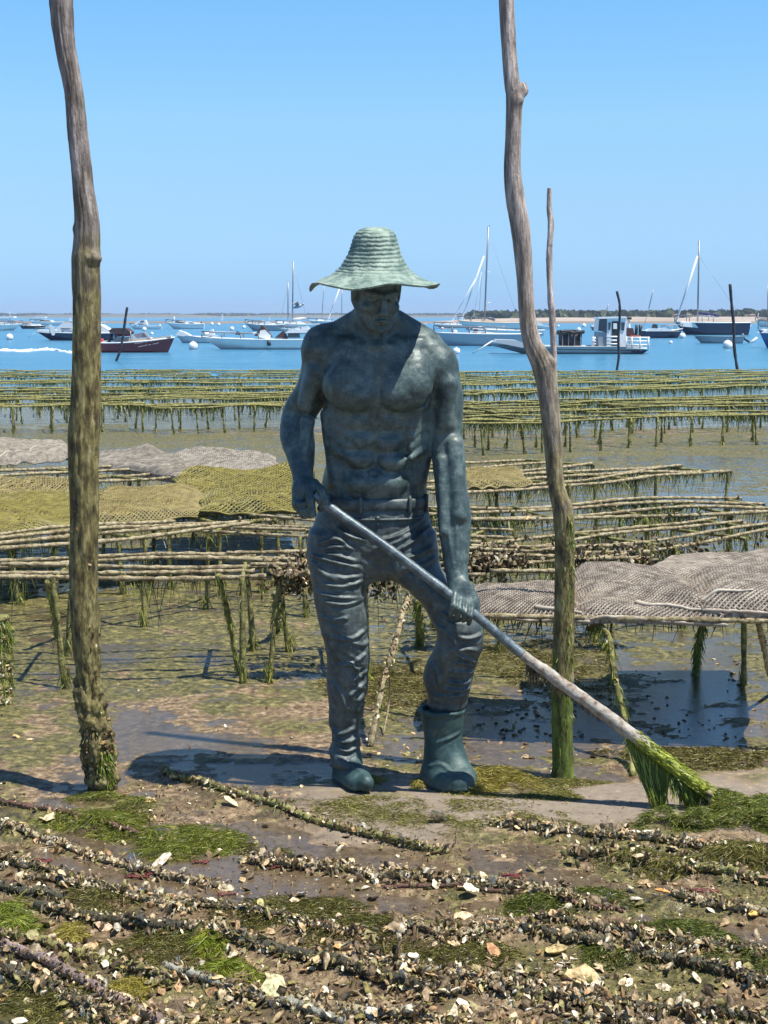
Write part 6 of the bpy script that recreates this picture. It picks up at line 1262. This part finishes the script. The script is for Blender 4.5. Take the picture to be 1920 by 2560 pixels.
b.slab('coachroof', GELWHITE, [(1165, 836), (1172, 829), (1200, 828), (1240, 832), (1290, 834), (1290, 840)], -.7, .7); b.slab('window', GLASS, [(1178, 834), (1180, 831), (1192, 831), (1192, 834)], -.74, -.69); b.slab('window', GLASS, [(1200, 835), (1202, 831.5), (1214, 832), (1214, 835)], -.74, -.69); b.bar('bow_rail', ALU, [(1085, 832, 0), (1087, 820, 0), (1125, 822, 0), (1125, 834, 0)], .03); b.slab('cockpit_gear', BROWNC, [(1182, 829), (1186, 822), (1194, 823), (1196, 829)], -.2, .2); b.bar('tripod', ALU, [(1204, 832, 0), (1212, 818, 0), (1220, 832, 0)], .03); b.bar('anchor_line', ROPEW, [(1230, 852, -1.3), (1204, 868, -1.3), (1178, 884, -1.3)], .025)
b = Boat('motorboat', 'small white cabin boat between the crooked pole and the thin stick', 'motorboat', 1330, 1380, 823, 9, 'L'); b.slab('cabin', GELWHITE, [(1335, 814), (1340, 804), (1352, 807), (1360, 815)], -.7, .7); b.motor(1373, 812, 5)
b = Boat('motorboat', 'small dark-bowed boat just left of the work barge wheelhouse', 'motorboat', 1474, 1530, 826, 10, 'L', hull=GREYP); b.slab('cabin', GELWHITE, [(1478, 817), (1484, 811), (1505, 812), (1512, 818)], -.7, .7)
# oyster work barge
b = Boat('work_barge', 'long flat grey aluminium oyster barge with a wheelhouse at its stern and railings', 'work barge', 1232, 1600, 884, 19, 'L', hull=GREYW, rake=.20, beam=.30, sheer=.05, deck=GREYW, stripe=False, stern=1.0)
b.slab('bow_ramp', GREYW, [(1228, 855), (1236, 848), (1290, 850), (1330, 866), (1300, 868)], -1.2, 1.2); b.slab('rubbing_strake', BLACK, [(1330, 872), (1330, 870), (1590, 873), (1590, 876)], -1.70, -1.62, bev=1)
cab = b.slab('wheelhouse', GELWHITE, [(1510, 867), (1511, 795), (1556, 793), (1559, 797), (1558, 868)], -1.1, .9, bev=1)
b.slab('wheelhouse_front', GLASS, [(1489, 826), (1492, 798), (1511, 794), (1511, 830)], -1.05, .85, parent=None, bev=1); b.slab('front_panel', GREYP, [(1490, 866), (1490, 829), (1511, 832), (1511, 866)], -1.0, .8, bev=1); b.slab('roof', GELWHITE, [(1489, 797), (1491, 793), (1558, 791), (1560, 795)], -1.2, 1.0, bev=1)
b.slab('doorway', BLACK, [(1523, 866), (1523, 803), (1539, 803), (1539, 866)], -1.14, -1.08, bev=1); b.slab('door_pane', GELWHITE, [(1526, 822), (1526, 808), (1535, 808), (1535, 822)], -1.17, -1.12, bev=1); b.slab('side_window', GLASS, [(1514, 824), (1514, 806), (1520, 806), (1518, 825)], -1.14, -1.08, bev=1); b.slab('side_window', GLASS, [(1546, 825), (1546, 806), (1555, 806), (1553, 826)], -1.14, -1.08, bev=1)
for y in (842, 851, 860): b.bar('side_rail', GELWHITE, [(1516, y, -1.5), (1548, y, -1.5)], .05)
for y in (844, 853, 862, 871): b.bar('stern_rail', GELWHITE, [(1565, y, -1.5), (1620, y, -1.5), (1624, y, 1.2)], .045)
for x in (1566, 1580, 1600, 1621): b.bar('rail_post', GELWHITE, [(x, 842, -1.5), (x, 875, -1.5)], .045)
b.bar('davit', GELWHITE, [(1578, 868, 0), (1573, 820, 0), (1570, 800, 0)], .09); b.slab('lamp', BLACK, [(1568, 799), (1568, 793), (1578, 793), (1578, 799)], -.2, .2); b.slab('winch', BROWNC, [(1560, 840), (1562, 820), (1580, 820), (1584, 840)], -.5, .5); b.slab('orange_fender', flat('orange_plastic', (.55, .10, .06), .5), [(1568, 846), (1570, 838), (1596, 838), (1598, 845)], -.9, -.5); b.bar('aerial', ALU, [(1511, 792, 0), (1522, 760, 0)], .03); b.bar('stern_light', BLACK, [(1590, 838, 0), (1592, 812, 0)], .09); b.bar('stern_light', BLACK, [(1600, 838, 0), (1601, 812, 0)], .09)
b.slab('skeg', STRIPE, [(1568, 880), (1575, 874), (1612, 874), (1598, 884)], -1.2, 1.2, bev=1); b.bar('mooring_rope', ROPEW, [(1232, 852, 0), (1205, 870, 0), (1180, 884, 0)], .03)
for x in (1480, 1484): b.bar('ladder', GELWHITE, [(x, 866, -1), (x + 3, 842, -1)], .035)
for y in (846, 853, 860): b.bar('ladder_rung', GELWHITE, [(1478, y, -1), (1490, y, -1)], .035)
cr_ = thing('cargo_bag', b.p(1427, 865), 'black net-wrapped bulk bag standing on the work barge deck', 'bag')
mb = MB(); c = (b.p(1398, 865) + b.p(1452, 831)) / 2; d_ = b.p(1450, 831) - b.p(1400, 865); n1_ = 14
for k_ in range(1): mb.box(c, (abs(d_[0]), 1.5, abs(d_[2])), top=1.04)
mb.build('body', M('black_net', [(.35, (.008, .008, .01)), (.6, (.05, .04, .05)), (.75, (.12, .10, .11))], scale=3.0, rough=.8, bump=1, bscale=6, bdist=.1), cr_)
mb = MB(); q = np.array([[-1, -1], [1, -1], [1, 1], [-1, 1], [-1, -1]]) * [abs(d_[0]) / 2 * 1.04, .8]; q = path(np.column_stack([q + c[:2], np.full(5, c[2] + abs(d_[2]) / 2)]), 50); q[:, 2] += .08 * vn(np.arange(50) * .6, 0, 0, 3); mb.tube(q, .09, 6); mb.build('gathered_rim', BLACK, cr_)
mb = MB()
for sx in (-.9, -.3, .3, .9): mb.tube([c + [sx * abs(d_[0]) / 2, -.8, -abs(d_[2]) / 2], c + [sx * abs(d_[0]) / 2, -.8, 0], c + [sx * abs(d_[0]) / 2, -.8, abs(d_[2]) / 2]], .03, 5)
mb.build('strap', GREYP, cr_)
b = Boat('motorboat', 'navy-sided motorboat with a white deck right of the barge railings', 'motorboat', 1598, 1706, 845, 21, 'R', hull=NAVY, rake=.1); b.slab('cabin', GELWHITE, [(1612, 828), (1618, 822), (1660, 820), (1680, 826), (1700, 828)], -.9, .9); b.motor(1604, 818, 8); b.slab('helm', BLACK, [(1630, 820), (1633, 810), (1642, 811), (1643, 821)], -.4, .4); b.bar('aerial', ALU, [(1622, 772, 0), (1633, 724, 0)], .045); b.bar('aerial_base', ALU, [(1608, 822, 0), (1622, 772, 0)], .02)
b = Boat('sailing_boat', 'navy-hulled yacht with a blue sail cover and slanting furled jib at the right', 'sailing boat', 1686, 1870, 837, 31, 'L', hull=NAVY, rake=.16, deck=GELWHITE, sheer=.05); b.slab('white_topside', GELWHITE, [(1687, 812), (1690, 806), (1830, 810), (1868, 812), (1868, 819), (1750, 820), (1700, 816)], -1.06, 1.06); b.slab('coachroof', CREAM, [(1755, 808), (1765, 803), (1780, 803), (1790, 808)], -.6, .6)
b.mast((1744, 808), (1748, 602), .10, [((1744, 640), (1690, 805), .12, TARP), ((1747, 640), (1868, 812), .015, ALU)], boom=((1746, 785), (1798, 792)), boommat=BLUEC); b.bar('boom_end', GELWHITE, [(1746, 790, 0), (1796, 795, 0)], .06)
b = Boat('dinghy', 'small grey open dinghy in front of the navy-hulled yacht', 'dinghy', 1734, 1856, 858, 18, 'L', hull=GREYP, rake=.15, beam=.36, open_=True, deck=flat('wet_floor', (.12, .25, .3), .3), sheer=.1); b.motor(1857, 837, 9, GREYP); b.bar('tiller', BLACK, [(1857, 838, 0), (1862, 848, 0), (1873, 855, 0)], .08); b.bar('oar', ROPEW, [(1870, 862, 0), (1893, 844, 0)], .10); b.bar('frame', GREYP, [(1835, 848, 0), (1860, 846, 0), (1852, 858, 0)], .04)
b = Boat('sailing_boat', 'white sailing boat cut by the right edge with its mast leaving the frame', 'sailing boat', 1888, 1990, 817, 14, 'L', hull=GELWHITE); b.mast((1919, 806), (1919, 712), .09, [((1893, 803), (1896, 783), .05, TARP)]); b.slab('cabin', BROWNC, [(1893, 802), (1898, 798), (1950, 800), (1952, 803)], -.7, .7)
b = Boat('motorboat', 'blue motorboat with a white deck cut by the right edge', 'motorboat', 1894, 2010, 870, 43, 'L', hull=BLUEP, rake=.2, sheer=.2); b.slab('cabin', GELWHITE, [(1900, 832), (1912, 822), (1960, 824), (1970, 836)], -.9, .9)
for k_, (x0, x1, wl) in enumerate([(1845, 1880, 806), (1395, 1425, 804), (160, 185, 806)]):
    pass
b = Boat('motorboat', 'tiny pale boat peeking out right of the left pole', 'motorboat', 236, 265, 812, 6, 'R'); b.slab('cabin', GELWHITE, [(240, 808), (242, 804), (252, 804), (256, 808)], -.5, .5)
b = Boat('motorboat', 'tiny white boat low on the water just left of the left pole', 'motorboat', 176, 240, 810, 9, 'R'); b.slab('cabin', GELWHITE, [(190, 803), (194, 797), (215, 797), (222, 803)], -.5, .5)
b = Boat('motorboat', 'turquoise-trimmed boat behind the stern of the red boat', 'motorboat', 240, 292, 840, 12, 'L', hull=BLACK, deck=flat('turquoise_deck', (.25, .6, .65), .4)); b.slab('cabin', flat('aqua_cover', (.45, .7, .72), .6), [(250, 830), (253, 823), (266, 824), (270, 831)], -.5, .5)
for x, tp, w_, lb in ((555, 785, 8, 'tiny white sail on the horizon left of the mast cluster'), (175, 793, 10, 'tiny white sail at the horizon beside the left pole'), (674, 789, 5, 'very small far sail left of the mast cluster')):
    b = Boat('sailing_dinghy', lb, 'sailing boat', x - w_ / 2 - 1, x + w_ / 2 + 1, 805, 2.4, 'L', stripe=False, group=None); b.slab('sail', TARP, [(x - w_ / 3, 801), (x + .5, tp), (x + w_ / 2.6, tp + 3), (x + w_ / 2.6, 801)], -.05, .05, bev=1)
# ---- mooring buoys
BU = [(24, 843, 9, 'white mooring ball at the far left'), (483, 865, 11.5, 'big white mooring ball below the inflatable dinghy'), (537, 857, 5, 'small white buoy tied behind the inflatable dinghy'), (580, 822, 5.5, 'white buoy above the open boat with brown covers'), (530, 810, 4, 'small white buoy near the tiny far sail'), (547, 811, 4, 'small whitish buoy right of its twin'), (610, 818, 4.5, 'white buoy at the bow of the grey-sided cruiser'),
      (361, 823, 5.5, 'white buoy in front of the wheelhouse boat'), (380, 834, 4, 'small buoy above the bow of the red boat'), (1077, 837, 7, 'white mooring ball at the bow of the sloop'), (1056, 822, 5.5, 'white buoy right of the statue shoulder'), (1141, 878, 9.5, 'white mooring ball on open water in front of the sloop'), (1138, 830, 5.5, 'white buoy above the sloop foredeck'),
      (1106, 822, 4, 'small buoy near the furled white sail'), (1396, 815, 3, 'tiny white buoy on open water right of the thin stick'), (1460, 814, 5.5, 'white buoy left of the dark-bowed small boat'), (1447, 824, 5.5, 'white buoy just above the black bulk bag'), (1706, 840, 8, 'white mooring ball under the yacht bow'), (1677, 856, 4.5, 'small white buoy on open water left of the grey dinghy'), (1819, 862, 12, 'big white mooring ball with a dark waterline near the right stake'),
      (1871, 814, 6.5, 'white buoy above the dinghy outboard'), (1816, 844, 4, 'small white buoy over the grey dinghy'), (1818, 802, 2.5, 'tiny white buoy near the right stake top'), (1330, 838, 4, 'small buoy hidden beside the crooked pole')]
proto = None
for px, py, r, lb in BU:
    Yb = (CAM - SEA) / -ray(px, py + r * .75)[1]; kk = Yb / cos(TH) / FPX
    if proto is None:
        base = np.array([0, 0, 0.]); WO['_'] = base; t = thing('mooring_buoy', (0, 0, 0), lb, 'buoy', 'white mooring buoys'); mb = MB(); mb.ell((0, 0, .7), (1, 1, 1), 16, 10); o1 = mb.build('ball', GELWHITE, t); mb = MB(); a_ = np.linspace(0, 2 * pi, 17); mb.tube(np.stack([.93 * np.cos(a_), .93 * np.sin(a_), .28 + 0 * a_], -1), .07, 6); mb.tube([(0, 0, 1.6), (0, 0, 1.95)], .12, 6); o2 = mb.build('collar', GREYP, t); proto = (t, o1, o2)
        q_ = t
    else:
        q_ = proto[0].copy(); C.objects.link(q_)
        for o_ in proto[1:]: c_ = o_.copy(); c_.parent = q_; C.objects.link(c_)
        q_['label'] = lb
    q_.location = (P(px, py, Yb)[0], Yb, SEA); q_.scale = (r * kk,) * 3
# ---- a gull over the masts
g = P(745, 766, 90); t = thing('gull', g, 'small dark gull flying beside the masts left of the statue', 'bird'); mb = MB(); mb.ell(g, (.30, .10, .10), 8, 6, R=rot(0, -.3, 0)); mb.ell(g + [.28, 0, .13], (.08, .06, .06), 8, 6); mb.build('body', GREYP, t)
for sg in (-1, 1):
    mb = MB(); a = np.array([[-.12, 0, .03], [.1, 0, .05], [.02, sg * .35, .28], [-.22, sg * .33, .26], [-.15, sg * .75, .16], [-.3, sg * .72, .12]]); mb.add(g + a, [[0, 1, 2, 3], [3, 2, 4, 5]]); mb.add(g + a - [0, 0, .02], [[3, 2, 1, 0], [5, 4, 2, 3]]); mb.build('wing', GREYP, t)
# ================================================================ sea air
HAZE = 0.00022
if HAZE:
    mh = bpy.data.materials.new('haze_air'); mh.use_nodes = True; n = mh.node_tree.nodes; l = mh.node_tree.links; n.remove(n['Principled BSDF'])
    vp = n.new('ShaderNodeVolumePrincipled'); vp.inputs['Density'].default_value = HAZE; vp.inputs['Color'].default_value = (.62, .78, 1.0, 1); vp.inputs['Anisotropy'].default_value = .0
    l.new(vp.outputs[0], n['Material Output'].inputs['Volume'])
    mb = MB(); mb.box((0, 1500, 7.9), (6400, 3240, 20.2), 0); o = mb.build('haze', mh, raw=True, smooth=False); tag(o, 'thin sea haze over the bay', 'haze', kind='stuff')
